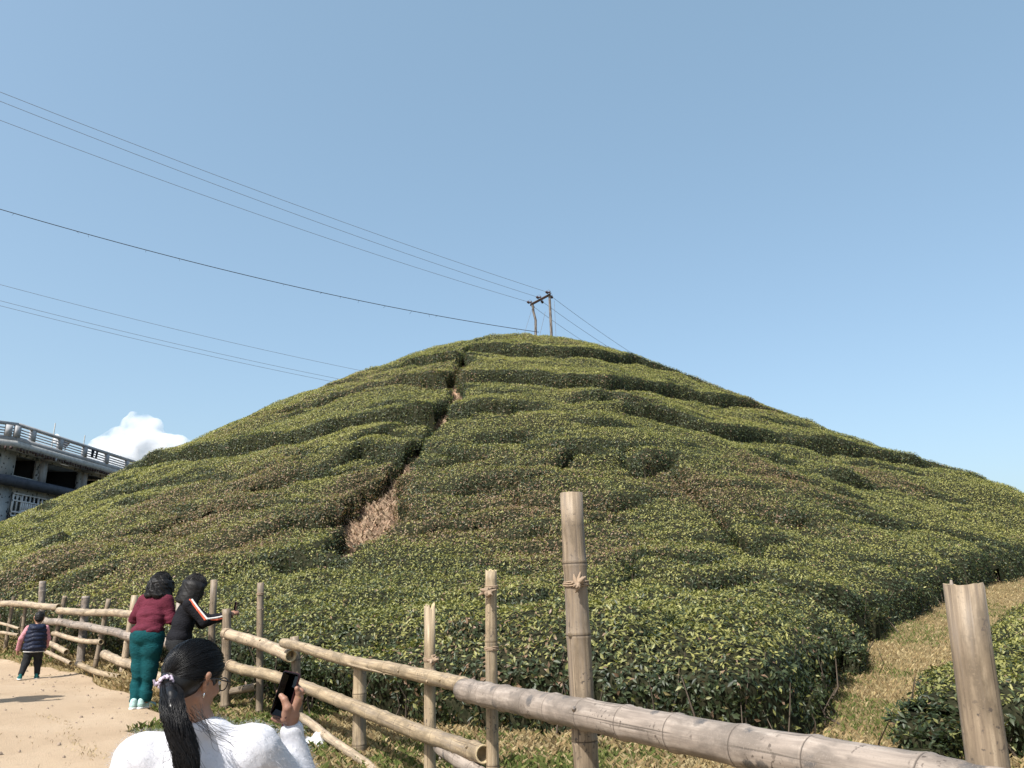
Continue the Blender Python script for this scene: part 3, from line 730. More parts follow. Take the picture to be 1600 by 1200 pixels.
def bamboo(name, pts, r0, r1, mt, parent, seg=.28, n=16, top='cut', rag=.0, bend=.008, seed=0):
    """a culm with nodes, tapering, hollow at its upper end"""
    rg = np.random.default_rng(1000+seed)
    pts = np.asarray(pts, float)
    L = np.concatenate([[0], np.cumsum(np.linalg.norm(np.diff(pts, axis=0), axis=1))]); T = L[-1]
    # stations
    nodes = []; x = seg*rg.uniform(.3, .8)
    while x < T-.04: nodes.append(x); x += seg*rg.uniform(.8, 1.2)
    st = [(0.0, 1.0, 0.0)]
    for q in nodes:
        st += [(q-.045, 1.0, 0), (q-.014, 1.05, .0), (q-.006, 1.075, .3), (q, 1.03, 1.0), (q+.006, 1.085, .35), (q+.016, 1.045, 0), (q+.05, 1.0, 0), (q+seg*.45, .985, 0)]
    st = [s for s in st if s[0] < T-.004] + [(T, 1.0, 0)]
    st = sorted(st); s = np.array(st)
    # smooth interpolation of the axis
    C = np.stack([np.interp(s[:, 0], L, pts[:, k]) for k in range(3)], -1)
    if len(pts) > 2:
        fine = np.linspace(0, T, 60); Pf = np.stack([np.interp(fine, L, pts[:, k]) for k in range(3)], -1)
        ker = np.ones(13)/13; Pp = np.concatenate([np.repeat(Pf[:1], 6, 0), Pf, np.repeat(Pf[-1:], 6, 0)]); Pf = np.stack([np.convolve(Pp[:, k], ker, 'valid') for k in range(3)], -1)
        C = np.stack([np.interp(s[:, 0], fine, Pf[:, k]) for k in range(3)], -1)
    C += bend*np.stack([vnoise(s[:, 0]*1.5+seed*7.1, s[:, 0]*0, k+seed) for k in range(3)], -1)
    rad = np.interp(s[:, 0], [0, T], [r0, r1])*s[:, 1]
    Tn = np.gradient(C, axis=0); Tn /= np.linalg.norm(Tn, axis=1)[:, None]
    ref = np.array([0, 0, 1.0]) if abs(Tn[0, 2]) < .7 else np.array([1.0, 0, 0])
    U = np.cross(Tn, ref); U /= np.linalg.norm(U, axis=1)[:, None]; W = np.cross(Tn, U)
    a = np.arange(n)/n*2*np.pi; m = len(s)
    rr = rad[:, None]*(1+.02*np.cos(2*a+rg.uniform(0, 6))[None, :])
    V = C[:, None, :]+rr[..., None]*(np.cos(a)[None, :, None]*U[:, None, :]+np.sin(a)[None, :, None]*W[:, None, :])
    if rag > 0:
        V[-1] += Tn[-1]*(rag*np.abs(vnoise(a*1.3+seed, a*0, 5))*rg.uniform(.6, 1.2, n))[:, None]
    A = np.stack([np.broadcast_to(s[:, :1], (m, n)), np.broadcast_to(np.cos(a)*.05, (m, n)), np.broadcast_to(np.sin(a)*.05, (m, n))], -1)+np.array([seed*3.7, 0, 0])
    nd = np.broadcast_to(s[:, 2:3], (m, n))
    Vs = [V.reshape(-1, 3)]; As = [A.reshape(-1, 3)]; Ns = [nd.reshape(-1)]
    i, j = np.meshgrid(np.arange(m-1), np.arange(n), indexing='ij'); k = (j+1) % n
    Fq = [np.stack([i*n+j, i*n+k, (i+1)*n+k, (i+1)*n+j], -1).reshape(-1, 4)]
    o0 = m*n; jj = np.arange(n); kk = (jj+1) % n; mi = [np.zeros(len(Fq[0]), int)]
    for end, sg in ((m-1, 1), (0, -1)):                            # wall thickness and dark bore
        c = C[end]; rim = c+(V[end]-c)*.78; inn = rim-Tn[end]*sg*.09; base = end*n
        Vs += [rim, inn, (c-Tn[end]*sg*.09)[None]]; As += [A[end], A[end], A[end][:1]]; Ns += [nd[end]*0, nd[end]*0+.0, np.zeros(1)]
        q1 = np.stack([base+jj, base+kk, o0+kk, o0+jj], -1); q2 = np.stack([o0+jj, o0+kk, o0+n+kk, o0+n+jj], -1)
        if sg < 0: q1 = q1[:, ::-1]; q2 = q2[:, ::-1]
        Fq += [q1, q2]; mi += [np.ones(n, int), np.ones(n, int)]
        o0 += 2*n+1
    caps = np.concatenate([np.stack([m*n+n+jj, m*n+n+kk, np.full(n, m*n+2*n)], -1), np.stack([m*n+2*n+1+n+kk, m*n+2*n+1+n+jj, np.full(n, m*n+4*n+1)], -1)])
    me = mesh_np(name, np.concatenate(Vs), [np.concatenate(Fq), caps], True)
    me.materials.append(mt); me.materials.append(M_cut)
    me.polygons.foreach_set('material_index', np.concatenate(mi+[np.ones(len(caps), int)]).astype(np.int32))
    at_ = me.attributes.new('bam', 'FLOAT_VECTOR', 'POINT'); at_.data.foreach_set('vector', np.concatenate(As).astype(np.float32).ravel())
    at_ = me.attributes.new('node', 'FLOAT', 'POINT'); at_.data.foreach_set('value', np.concatenate(Ns).astype(np.float32))
    o = obj(name, me, None, parent)
    # branch buds on some nodes
    if r0 > .028:
        for q in nodes:
            if rg.random() < .5:
                c = np.array([np.interp(q, s[:, 0], C[:, k]) for k in range(3)]); b = rg.uniform(0, 6.28); e = np.argmin(abs(s[:, 0]-q))
                dr = np.cos(b)*U[e]+np.sin(b)*W[e]; mb = MB(); r = np.interp(q, [0, T], [r0, r1])
                mb.tube([c+dr*r*.9, c+dr*r*1.12+Tn[e]*r*.1, c+dr*r*1.25+Tn[e]*r*.28], [r*.24, r*.2, r*.08], 6)
                mb.build('branch_scar', mt, o)
    return o
def lash(c, axis, r, parent, turns=3, name='lashing', th=.004):
    axis = np.asarray(axis, float); axis /= np.linalg.norm(axis)
    ref = np.array([0, 0, 1.0]) if abs(axis[2]) < .7 else np.array([1.0, 0, 0])
    u = np.cross(axis, ref); u /= np.linalg.norm(u); v = np.cross(axis, u)
    t = np.linspace(0, 1, 14*turns)
    P = np.asarray(c)+(np.cos(t*turns*6.283)[:, None]*u+np.sin(t*turns*6.283)[:, None]*v)*(r+th*.4)+axis*((t-.5)*turns*th*2.3)[:, None]+rng.normal(size=(len(t), 3))*th*.3
    mb = MB(); mb.tube(P, th, 5); return mb.build(name, M_cord, parent)
def knot(c, r, parent, mt=None):
    mb = MB()
    for q in range(9):
        d = rng.normal(size=3); d /= np.linalg.norm(d); p = np.asarray(c)+d*r*.35
        mb.tube([p-d*r*.5, p+rng.normal(size=3)*r*.2, p+d*r*.6+rng.normal(size=3)*r*.25], [r*.3, r*.34, r*.12], 6)
    return mb.build('knot', mt or M_cord, parent)

# --- right-hand run
fR = thing('bamboo_fence', 'weathered bamboo rail fence running from the right foreground to the women', 'fence', (0, 0, 0))
def post(px0, py0, px1, py1, Y, wpx, parent, mt=M_bamP, rag=.0, seg=.34, seed=0, sink=.0, lean=0.0):
    a = at(px1, py1, Y); b = at(px0, py0, Y+lean); r = wpx/FPX*Y*.5/1.02
    base = a.copy(); g0 = float(zg(a[0], a[1]))+float(bankz(np.array([a[0]]), np.array([a[1]]))[0])-.05
    if base[2] > g0: d = (a-b)/(a[2]-b[2]); base = a+d*(g0-a[2])
    return bamboo('post', [base, b], r, r*.95, mt, parent, seg, 18, rag=rag, seed=seed, bend=.004)
p890 = post(893,770,916,1195,4.0,37,fR,M_bamP,.006,.42,1)
p768 = post(767,895,769,1195,5.3,19,fR,M_bamY,.05,.36,2)
p665 = post(671,955,672,1195,6.3,18,fR,M_bamY,.10,.40,3)
p560 = post(562,1040,561,1185,7.45,20,fR,M_bamY,0,.5,4)
p405 = post(407,910,405,1120,9.6,11,fR,M_bamP,.0,.36,5)
p458 = post(460,995,466,1122,8.9,14,fR,M_bamP,.0,.3,6)
p352 = post(354,951,352,1108,9.95,14,fR,M_bamP,.0,.4,7)
p330 = post(335,906,330,1020,10.9,11,fR,M_bamP,.0,.4,8)
p1530 = post(1507,917,1546,1195,2.2,60,fR,M_bamP,.02,.9,9)
r_big = bamboo('rail', [at(716,1077,5.4), at(900,1112,3.9), at(1100,1152,3.1), at(1275,1188,2.65), at(1460,1224,2.3), at(1760,1284,1.9)], .070, .070, M_bamG, fR, .33, 22, rag=.0, seed=20, bend=.006)
r_top = bamboo('rail', [at(436,1004,8.85), at(560,1035,7.35), at(665,1058,6.2), at(745,1077,5.25)], .050, .052, M_bamY, fR, .30, 18, seed=21, bend=.01)
r_s1 = bamboo('rail', [at(347,988,9.85), at(405,1005,9.45), at(458,1026,8.75)], .062, .068, M_bamL, fR, .33, 16, seed=22)
r_low = bamboo('rail', [at(353,1038,9.8), at(450,1064,8.6), at(560,1107,7.3), at(665,1147,6.15), at(772,1186,5.15)], .060, .058, M_bamY, fR, .33, 18, seed=23, bend=.012)
bamboo('rail', [at(345,1083,10.05), at(375,1077,9.9), at(402,1072,9.75)], .045, .045, M_bamP, fR, .3, 12, seed=24)
bamboo('rail', [at(464,1118,8.45), at(515,1155,7.7), at(600,1215,6.7)], .042, .036, M_bamL, fR, .32, 14, seed=25, bend=.02)
bamboo('rail', [at(686,1164,6.0), at(730,1195,5.5), at(770,1225,5.1)], .055, .05, M_bamG, fR, .3, 14, seed=26)
# split strip lashed under the upper rail
bamboo('strip', [at(540,1036,7.4), at(600,1052,6.8), at(640,1060,6.4)], .012, .01, M_bamY, fR, .4, 8, seed=27)
ax = np.array([0, 0, 1.0])
for o, (px, py, Y, r) in ((p768, (768,1013,5.3,.043)), (p768, (768,918,5.3,.043)), (p665, (672,1030,6.3,.049)), (p405, (407,928,9.6,.044)), (p890, (900,912,4.0,.062))):
    lash(at(px, py, Y), ax, r, o, 3)
knot(at(761,925,5.22), .045, p768); knot(at(678,1032,6.2), .045, p665); knot(at(904,912,3.92), .038, p890)
knot(at(720,1078,5.35), .02, r_big)
for o, (px, py, Y, r) in ((r_s1, (357,991,9.78,.064)), (r_low, (360,1040,9.72,.061)), (r_low, (740,1173,5.45,.059)), (r_top, (672,1058,6.15,.052))):
    d = np.array([.6, -.8, 0]); lash(at(px, py, Y), d, r, o, 4, th=.005)
mb = MB(); mb.tube([at(1488,930,2.21), at(1487,915,2.21), at(1486,906,2.21)], [.006, .006, .003], 8); mb.build('splinter', M_bamG, p1530)

# --- left-hand run
fL = thing('bamboo_fence', 'long pale bamboo and pole fence along the left path behind the child', 'fence', (0, 0, 0))
for q, (x0, y0, x1, y1, Y, wp, mt) in enumerate((
    (22,932,8,1015,17.0,5.5,M_bamP), (41,936,35,990,16.6,5.5,M_bamP), (67,908,63,1000,16.3,10,M_bamG), (102,931,82,1018,15.4,7,M_bamP),
    (134,931,126,1030,14.6,12,M_bamG), (170,936,150,1036,13.9,7.5,M_bamP), (211,930,193,1046,12.9,10,M_bamL), (281,941,274,1045,11.6,11,M_bamG))):
    o = post(x0, y0, x1, y1, Y, wp, fL, mt, 0, .35, 40+q)
for q, (pts, r0, r1, mt) in enumerate((
    ([(-60,941,18.2),(0,943,16.9),(50,946,16.1),(97,948,15.2)], .062, .06, M_bamL),
    ([(88,954,15.2),(150,958,14.1),(212,959,12.7),(285,968,11.3)], .062, .06, M_bamL),
    ([(63,968,15.9),(100,973,15.0),(130,977,14.3),(165,985,13.6),(212,996,12.6),(290,1012,11.2)], .062, .066, M_bamG),
    ([(-40,968,17.4),(0,972,16.8),(33,983,16.2)], .03, .028, M_bamL), ([(-30,986,17.2),(5,988,16.7),(32,994,16.2)], .032, .03, M_bamL),
    ([(80,989,15.3),(100,996,14.9),(120,1001,14.5),(163,1004,13.8)], .04, .045, M_bamL),
    ([(72,1004,15.4),(90,1013,15.0),(104,1021,14.7)], .045, .05, M_bamL), ([(72,1019,15.1),(95,1030,14.5),(112,1037,14.2)], .035, .035, M_bamL),
    ([(160,1021,13.5),(185,1031,13.0),(214,1043,12.4),(270,1066,11.5)], .068, .07, M_bamL),
    ([(119,1037,14.0),(145,1050,13.3),(165,1055,12.9),(189,1058,12.5)], .045, .045, M_bamY))):
    bamboo('rail', [at(*p) for p in pts], r0, r1, mt, fL, .3, 14, seed=60+q, bend=.02)

# grit, leaf litter and a worn grassy seam on the path
def pebbles():
    n = 420; X = rng.uniform(-9, 0, n); Y = rng.uniform(3, 16, n); k = ~inside(peP, X, Y); X, Y = X[k], Y[k]; mb = MB()
    for x, y in zip(X, Y):
        r = rng.uniform(.006, .02)*(.7+y/14); z = float(zg(x, y))+.014; a = np.arange(6)/6*6.283+rng.random(); q = rng.uniform(.7, 1.2, 6)
        V = np.vstack([np.c_[x+np.cos(a)*r*q, y+np.sin(a)*r*q, np.full(6, z-.006)], np.c_[x+np.cos(a)*r*q*.6, y+np.sin(a)*r*q*.6, np.full(6, z+r*.55)], [[x, y, z+r*.65]]])
        mb.add(V, [(i, (i+1) % 6, 6+(i+1) % 6, 6+i) for i in range(6)]); mb.F3.append(np.array([(6+i, 6+(i+1) % 6, 12) for i in range(6)])+mb.n-13)
    o = mb.build('path_grit', dirty('grit_stone', (.26,.2,.15), .6, 20), kind='stuff'); tag(o, 'scattered grit and small stones on the dirt path', 'grit')
def dirty(name, col_, d=.75, sc=2.0, rough=.8):
    m = mat(name, col_, rough, .2); g = NG(m); oc = g.objco()
    g.l(g.mix(g.gray(g.noise(sc, 6, .65, oc), .45, .7), col_, tuple(x*d for x in col_)), g.b.inputs['Base Color']); g.bump(g.noise(sc*14, 3, .6, oc), .2, .01); return m
pebbles()
c0 = onto([(60,1118),(100,1132),(108,1152),(125,1168),(140,1180),(155,1192)]); P = []
for q in range(190):
    i = rng.integers(0, 5); t_ = rng.random(); p = c0[i]*(1-t_)+c0[i+1]*t_+rng.normal(size=2)*(.03+.05*rng.random()); P.append((p[0], p[1], float(zg(*p))+.008))
P = np.array(P); grass('path_tufts', P, gcols(len(P), .2, P), .03, 'sparse dry tufts in a worn seam across the dirt path', 'grass')
P = scatter(2600, (-9.5,-1,4,15.5), lambda X, Y: ~inside(peP, X, Y) & (fbm(X*1.2, Y*1.2, 131) > .18)); P[:, 2] += .02
grass('path_litter', P, gcols(len(P), .0, P)*.7, .028, 'bits of straw and leaf litter strewn over the dirt path', 'litter')

# a scrap of clear plastic in the grass by the fence
c = onto([(493,1166)], .02)[0]; zc = float(zg(c[0], c[1]))
u = np.linspace(-1, 1, 13); U, Wv = np.meshgrid(u, u, indexing='ij')
V = np.stack([c[0]+U*.13, c[1]+Wv*.10, zc+.05+.07*np.exp(-(U**2+Wv**2)*1.2)+.035*vnoise(U*3, Wv*3, 5)+.02*vnoise(U*7, Wv*7, 6)-.06*(U**2+Wv**2)], -1)
ii, jj = np.meshgrid(np.arange(12), np.arange(12), indexing='ij')
o = obj('plastic_wrapper', mesh_np('plastic_wrapper', V.reshape(-1, 3), np.stack([ii*13+jj, (ii+1)*13+jj, (ii+1)*13+jj+1, ii*13+jj+1], -1).reshape(-1, 4)), mat('clear_plastic', (.75,.77,.8), .15, .6, Alpha=.6))
tag(o, 'crumpled clear plastic wrapper lying in the grass below the fence', 'litter')
# ------------------------------------------------------------------ people
def cloth(name, base, dk=.7, sc=9, rough=.85, fine=260, sheen=0.0):
    m = mat(name, base, rough, .15); g = NG(m); oc = g.objco()
    c = g.mix(g.gray(g.noise(sc, 4, .6, oc), .4, .7), base, tuple(x*dk for x in base)); g.l(c, g.b.inputs['Base Color'])
    if sheen: g.b.inputs['Sheen Weight'].default_value = sheen
    f1 = g.noise(15, 3, .5, mapping(g, oc, (1, 1, 2.2)), 1.4); f2 = g.noise(fine, 2, .6, oc)
    ad = g.n('ShaderNodeMath', operation='MULTIPLY_ADD'); g.l(f2, ad.inputs[0]); ad.inputs[1].default_value = .12; g.l(f1, ad.inputs[2]); g.bump(ad.outputs[0], .55, .022); return m
def skinm(name, base):
    m = mat(name, base, .5, .35); g = NG(m); oc = g.objco()
    g.l(g.mix(g.gray(g.noise(22, 4, .6, oc), .35, .7), base, tuple(b*q for b, q in zip(base, (.86,.78,.74)))), g.b.inputs['Base Color'])
    g.b.inputs['Subsurface Weight'].default_value = .12; g.b.inputs['Subsurface Radius'].default_value = (.012,.005,.003); g.bump(g.noise(220, 3, .6, oc), .12, .0015); return m
M_skin = skinm('skin_brown', (.30,.165,.11)); M_skin2 = skinm('skin_tan', (.36,.2,.13)); M_skin3 = skinm('skin_hand', (.27,.15,.105))
M_hair = mat('hair_black', (.006,.0055,.006), .36, .3); M_hair2 = mat('hair_soft_black', (.009,.008,.008), .55, .22)
M_maroon = cloth('maroon_knit', (.105,.018,.033)); M_teal = cloth('teal_jersey', (.004,.062,.072), .6, 5); M_blk = cloth('black_fleece', (.009,.009,.012))
M_navy = cloth('navy_nylon', (.014,.019,.040), .7, 9, .45); M_pink = cloth('pink_knit', (.50,.23,.26)); M_char = cloth('charcoal_cloth', (.02,.021,.023))
M_shoe = cloth('teal_mesh', (.36,.52,.49)); M_sole = mat('white_rubber', (.6,.6,.58), .6); M_shoe2 = cloth('dark_teal_mesh', (.02,.13,.13))
M_white_fur = mat('white_fleece', (.50,.50,.535), .95, .1); g = NG(M_white_fur); oc = g.objco(); f1 = g.noise(26, 4, .6, oc); f2 = g.noise(380, 3, .7, oc)
ad = g.n('ShaderNodeMath', operation='MULTIPLY_ADD'); g.l(f2, ad.inputs[0]); ad.inputs[1].default_value = .3; g.l(f1, ad.inputs[2]); g.bump(ad.outputs[0], .5, .012); g.b.inputs['Sheen Weight'].default_value = .3
M_or = mat('orange_stripe', (.5,.10,.05), .8); M_wh = mat('white_stripe', (.6,.58,.55), .8)
M_phone = mat('phone_screen', (.006,.006,.008), .25, .45); M_phone2 = mat('phone_case', (.05,.012,.016), .5, .4)
def fuzz_strands(name, roots, paths, r, m, parent, kind='stuff'):
    """flat-sided thin hair tubes; paths (n, k, 3)"""
    n, k, _ = paths.shape; T = np.gradient(paths, axis=1); T /= np.linalg.norm(T, axis=2)[..., None]+1e-9
    ref = np.array([.3, -.5, .81]); U = np.cross(T, ref); U /= np.linalg.norm(U, axis=2)[..., None]+1e-9; W = np.cross(T, U)
    rr = (r*np.concatenate([np.ones(k-2), [.75, .2]]))[None, :, None]
    V = np.stack([paths+U*rr, paths+(-.5*U+.87*W)*rr, paths+(-.5*U-.87*W)*rr], 2).reshape(-1, 3)
    b = (np.arange(n)*k*3)[:, None, None]; i = (np.arange(k-1)*3)[None, :, None]; F = []
    for j in range(3):
        q = (j+1) % 3; F.append((b+i+np.array([j, q, 3+q, 3+j])[None, None, :]).reshape(-1, 4))
    return obj(name, mesh_np(name, V, np.concatenate(F), True), m, parent, kind=kind)
def unit(v): v = np.asarray(v, float); return v/np.linalg.norm(v)
def head_prims(c, f, up, s=1.0):
    """skull, jaw, nose, lips, brow; f = facing, up = crown; s = head height / .22"""
    c = np.asarray(c, float); f = unit(f); up = np.asarray(up, float); up = unit(up-f*(up@f)); r = np.cross(f, up)
    M = np.stack([r, f, up], 1); P = lambda a, b, d: c+(r*a+f*b+up*d)*s
    pr = [el(P(0,-.008,.025), np.array([.073,.092,.085])*s, M), el(P(0,.022,-.03), np.array([.060,.066,.080])*s, M), el(P(0,.045,-.075), np.array([.034,.036,.030])*s, M),
          rc(P(0,.088,.012), P(0,.105,-.022), .007*s, .0125*s), el(P(.0,.083,-.052), np.array([.021,.012,.008])*s, M), el(P(.0,.082,-.064), np.array([.018,.012,.007])*s, M),
          el(P(.037,.062,-.02), np.array([.02,.02,.018])*s, M), el(P(-.037,.062,-.02), np.array([.02,.02,.018])*s, M),
          rc(P(.055,-.005,-.05), P(.02,.05,-.085), .016*s, .016*s), rc(P(-.055,-.005,-.05), P(-.02,.05,-.085), .016*s, .016*s)]
    ears = []
    for sg in (1, -1):
        ears += [rc(P(sg*.073,-.004,.012), P(sg*.083,-.018,.022), .008*s, .008*s), rc(P(sg*.083,-.018,.022), P(sg*.080,-.014,-.012), .0085*s, .007*s), rc(P(sg*.073,-.002,-.012), P(sg*.076,-.005,-.026), .008*s, .0075*s)]
    return pr, ears, P, M
def eyes(P, M, s, parent):
    for sg in (1, -1):
        me = sdf_mesh('eye', [el(P(sg*.031,.076,.004), np.array([.013,.009,.008])*s, M)], 0, .003*s); obj('eye', me, mat('eye_white', (.5,.48,.45), .2, .5), parent)
        me = sdf_mesh('iris', [el(P(sg*.031,.084,.004), np.array([.006,.003,.006])*s, M)], 0, .0016*s); obj('iris', me, mat('eye_dark', (.01,.008,.007), .2, .5), parent)
        me = sdf_mesh('eyebrow', [rc(P(sg*.018,.088,.026), P(sg*.044,.074,.028), .0035*s, .0025*s)], 0, .002*s); obj('eyebrow', me, M_hair, parent)
def hand_prims(w, d, up, s=1.0, curl=.6, thumb=1):
    """palm and five fingers from the wrist w along d; up = back of the hand"""
    w = np.asarray(w, float); d = unit(d); up = np.asarray(up, float); up = unit(up-d*(up@d)); r = np.cross(d, up)*thumb
    P = lambda a, b, c: w+(r*a+d*b+up*c)*s
    pr = [rc(P(0,0,0), P(0,.03,0), .024*s, .026*s), rc(P(-.022,.035,0), P(-.024,.082,0), .016*s, .013*s), rc(P(-.004,.035,0), P(-.006,.086,0), .017*s, .013*s), rc(P(.014,.035,0), P(.014,.082,0), .017*s, .013*s)]
    fing = []
    for k, (a, L) in enumerate(((.026,.068), (.009,.076), (-.009,.07), (-.026,.056))):
        c1, c2 = math.cos(curl*.7), math.sin(curl*.7); q0 = P(a, .083-.004*abs(k-1), 0)
        v1 = d*c1-up*c2; q1 = q0+v1*L*.45*s; v2 = d*math.cos(curl*1.7)-up*math.sin(curl*1.7); q2 = q1+v2*L*.32*s; v3 = d*math.cos(curl*2.3)-up*math.sin(curl*2.3); q3 = q2+v3*L*.26*s
        fing += chain([q0, q1, q2, q3], [.0095*s, .0088*s, .008*s, .0068*s])
    fing += chain([P(.018,.018,-.004), P(.042,.042,-.016), P(.050,.068,-.026), P(.046,.09,-.034)], [.015*s, .012*s, .0105*s, .008*s])
    return pr+fing

def shoe(foot, d, parent, m, s=1.0, roll=0.0, z=0.0):
    d = unit((d[0], d[1], 0)); r = np.array([d[1], -d[0], 0]); u = np.array([0, 0, 1.0]); f = np.asarray(foot, float)
    P = lambda a, b, c: f+(r*a+d*b+u*c)*s+np.array([0, 0, z])
    up = sdf_mesh('shoe', [rc(P(0,-.05,.05), P(0,.05,.045), .042*s, .04*s), rc(P(0,.05,.045), P(0,.15,.032), .04*s, .032*s), rc(P(0,-.055,.06), P(0,-.05,.10), .038*s, .04*s)], .03*s, .008*s, cuts=[((0,0,-1), -(f[2]+z+.016*s))])
    o = obj('shoe', up, m, parent)
    so = sdf_mesh('sole', [rc(P(0,-.06,.018), P(0,.05,.018), .047*s, .046*s), rc(P(0,.05,.018), P(0,.155,.02), .046*s, .036*s)], .02*s, .007*s, cuts=[((0,0,1), f[2]+z+.03*s), ((0,0,-1), -(f[2]+z+.0))])
    obj('sole', so, M_sole, o)
def hair_strands_cap(P, M, s, n, tips, r, m, parent, seed=0, lift=.0):
    pass

# ---- woman in maroon, seen from behind, leaning on the fence
def place(px, py, Y=None):
    p = onto([(px, py)], .012)[0]; return np.array([p[0], p[1], float(zg(p[0], p[1]))+.012])
mw = place(217, 1108)
S1 = thing('person', 'woman in maroon sweater and teal trousers leaning on the fence, back turned', 'person', tuple(mw), R(-8))
hc = (0.015, .16, 1.50); hp_, er_, HPf, HM = head_prims(hc, (.12,1,-.15), (0,.1,1), 1.0)
sh, el_, wr = 1.335, 1.10, 1.08
L = lambda x: [(-.165,.08,1.33), (-.265,.09,1.09), (-.15,.30,1.06)]
armL = [(-.16,.09,1.315), (-.262,.08,1.10), (-.16,.31,1.09)]; armR = [(.16,.09,1.315), (.245,.10,1.09), (.13,.32,1.07)]
torso = [el((0,.0,.93), (.172,.135,.13)), el((0,.045,1.10), (.158,.125,.15)), el((0,.085,1.25), (.168,.115,.12)), rc((-.13,.09,1.325), (.13,.09,1.325), .052, .052)]
legs = chain([(-.085,0,.90), (-.065,.005,.50), (-.055,-.02,.09)], [.098,.066,.045])+chain([(.085,.0,.90), (.075,.02,.50), (.045,.03,.09)], [.098,.066,.045])
neck = [rc((0,.09,1.33), (0.01,.135,1.44), .052, .05)]
hl = hand_prims(armL[2], (.6,.75,.1), (0,0,1), 1, .5, 1); hr = hand_prims(armR[2], (-.5,.8,.1), (0,0,1), 1, .5, -1)
obj('body', sdf_mesh('body', hp_+er_+neck+torso+legs+chain(armL, [.045,.036,.026])+chain(armR, [.045,.036,.026])+hl+hr, .025, .0125), M_skin, S1)
fold = lambda Q: -.006+.010*n3(Q, 12, 3)+.022*np.maximum(0, vnoise(Q[..., 2]*26+2.5*vnoise(Q[..., 0]*5, Q[..., 1]*5, 8), Q[..., 0]*4, 9))*sstep(1.28, 1.1, Q[..., 2])
swp = [el((0,0,.95), (.205,.165,.10)), el((0,.04,1.09), (.188,.152,.16)), el((0,.085,1.24), (.19,.135,.13)), rc((-.13,.09,1.335), (.13,.09,1.335), .062, .062), rc((0,.09,1.35), (0,.11,1.385), .075, .068)]
swp += chain(armL, [.075,.062,.052])+chain(armR, [.075,.062,.052])
sw = obj('sweater', sdf_mesh('sweater', swp, .045, .0105, fold, cuts=[((0,0,-1), -.885), ((.0,.25,1), 1.412)]), M_maroon, S1)
hem = sdf_mesh('hem', [el((0,0.0,.905), (.206,.166,.055))], 0, .009, lambda Q: .003*n3(Q, 22, 2), cuts=[((0,0,-1), -.872), ((0,0,1), .93)]); obj('hem', hem, M_maroon, sw)
tf = lambda Q: -.009+.012*n3(Q, 10, 21)+.018*np.maximum(0, vnoise(Q[..., 2]*22+Q[..., 0]*9, Q[..., 1]*6, 23))*(.25+.75*sstep(.60, .3, Q[..., 2]))
trp = [el((0,-.01,.89), (.198,.165,.14)), rc((-.085,0,.86), (-.075,.0,.70), .125, .11), rc((.085,0,.86), (.08,.0,.70), .125, .112)]
trp += chain([(-.075,0,.74), (-.065,.005,.50), (-.055,-.01,.10)], [.112,.086,.066])+chain([(.085,0,.74), (.075,.02,.50), (.05,.03,.10)], [.112,.086,.066])
obj('trousers', sdf_mesh('trousers', trp, .03, .0105, tf, cuts=[((0,0,1), .955), ((0,0,-1), -.085)]), M_teal, S1)
shoe((-.055,-.02,0), (-.35,-.0+1,0), S1, M_shoe); shoe((.045,.03,0), (.25,1,0), S1, M_shoe)
eyes(HPf, HM, 1.0, S1); S1.scale = (.98, .98, .97)
def bob(P, s, name, parent, wave, length, n, m, lump, tuck=.0, rs=5):
    """chin-length hair: a full cap plus strands falling over it"""
    Mx = HM_cur; P0 = P; P = lambda a, b, d: P0(a*s, b*s, d*s)
    pr = [el(P(0,-.014,.034), np.array([.092,.106,.10])*s, Mx)]
    for a in np.linspace(-2.55, 2.55, 13)-0:
        x, y = math.sin(a)*.083, -math.cos(a)*.088-.008
        if y > .058: continue
        pr.append(rc(P(x,y,.02), P(x*1.16,y*1.1-.006,-length), .034*s, .030*s))
    me = sdf_mesh(name, pr, .03*s, .0075, lambda Q: lump*n3(Q, 34, 4)+lump*.7*n3(Q, 70, 14), sub=[el(P(0,.085,-.03), np.array([.06,.062,.085])*s, Mx)])
    h = obj(name, me, m, parent)
    rg = np.random.default_rng(rs); a = rg.uniform(-2.5, 2.5, n); st = rg.uniform(.15, 1.0, n); k = 9; t = np.linspace(0, 1, k)
    th = (st[:, None]*1.45*np.clip(t/.45, 0, 1)[None, :])
    x = np.sin(a)[:, None]*np.sin(th)*.093; y = -np.cos(a)[:, None]*np.sin(th)*.106-.014; z = .034+.10*np.cos(th)
    drop = np.clip((t-.45)/.55, 0, 1)[None, :]*(length+.05)*rg.uniform(.75, 1.12, (n, 1))*(st[:, None] > .35)
    fl = 1+.22*np.clip((t-.45)/.55, 0, 1)[None, :]
    wv = wave*np.sin(t[None, :]*rg.uniform(9, 15, (n, 1))+rg.uniform(0, 6, (n, 1)))
    x = x*fl+wv*np.cos(a)[:, None]*.7; y = y*fl+wv*np.sin(a)[:, None]*.7
    G = np.stack([x, y, z-drop], -1)*s*1.04
    paths = P(0,0,0)+G@Mx.T
    fuzz_strands('strands', None, paths, (.0013*s), m, h)
HM_cur = HM; bob(HPf, 1.36, 'hair', S1, .014, .095, 900, M_hair2, .012)

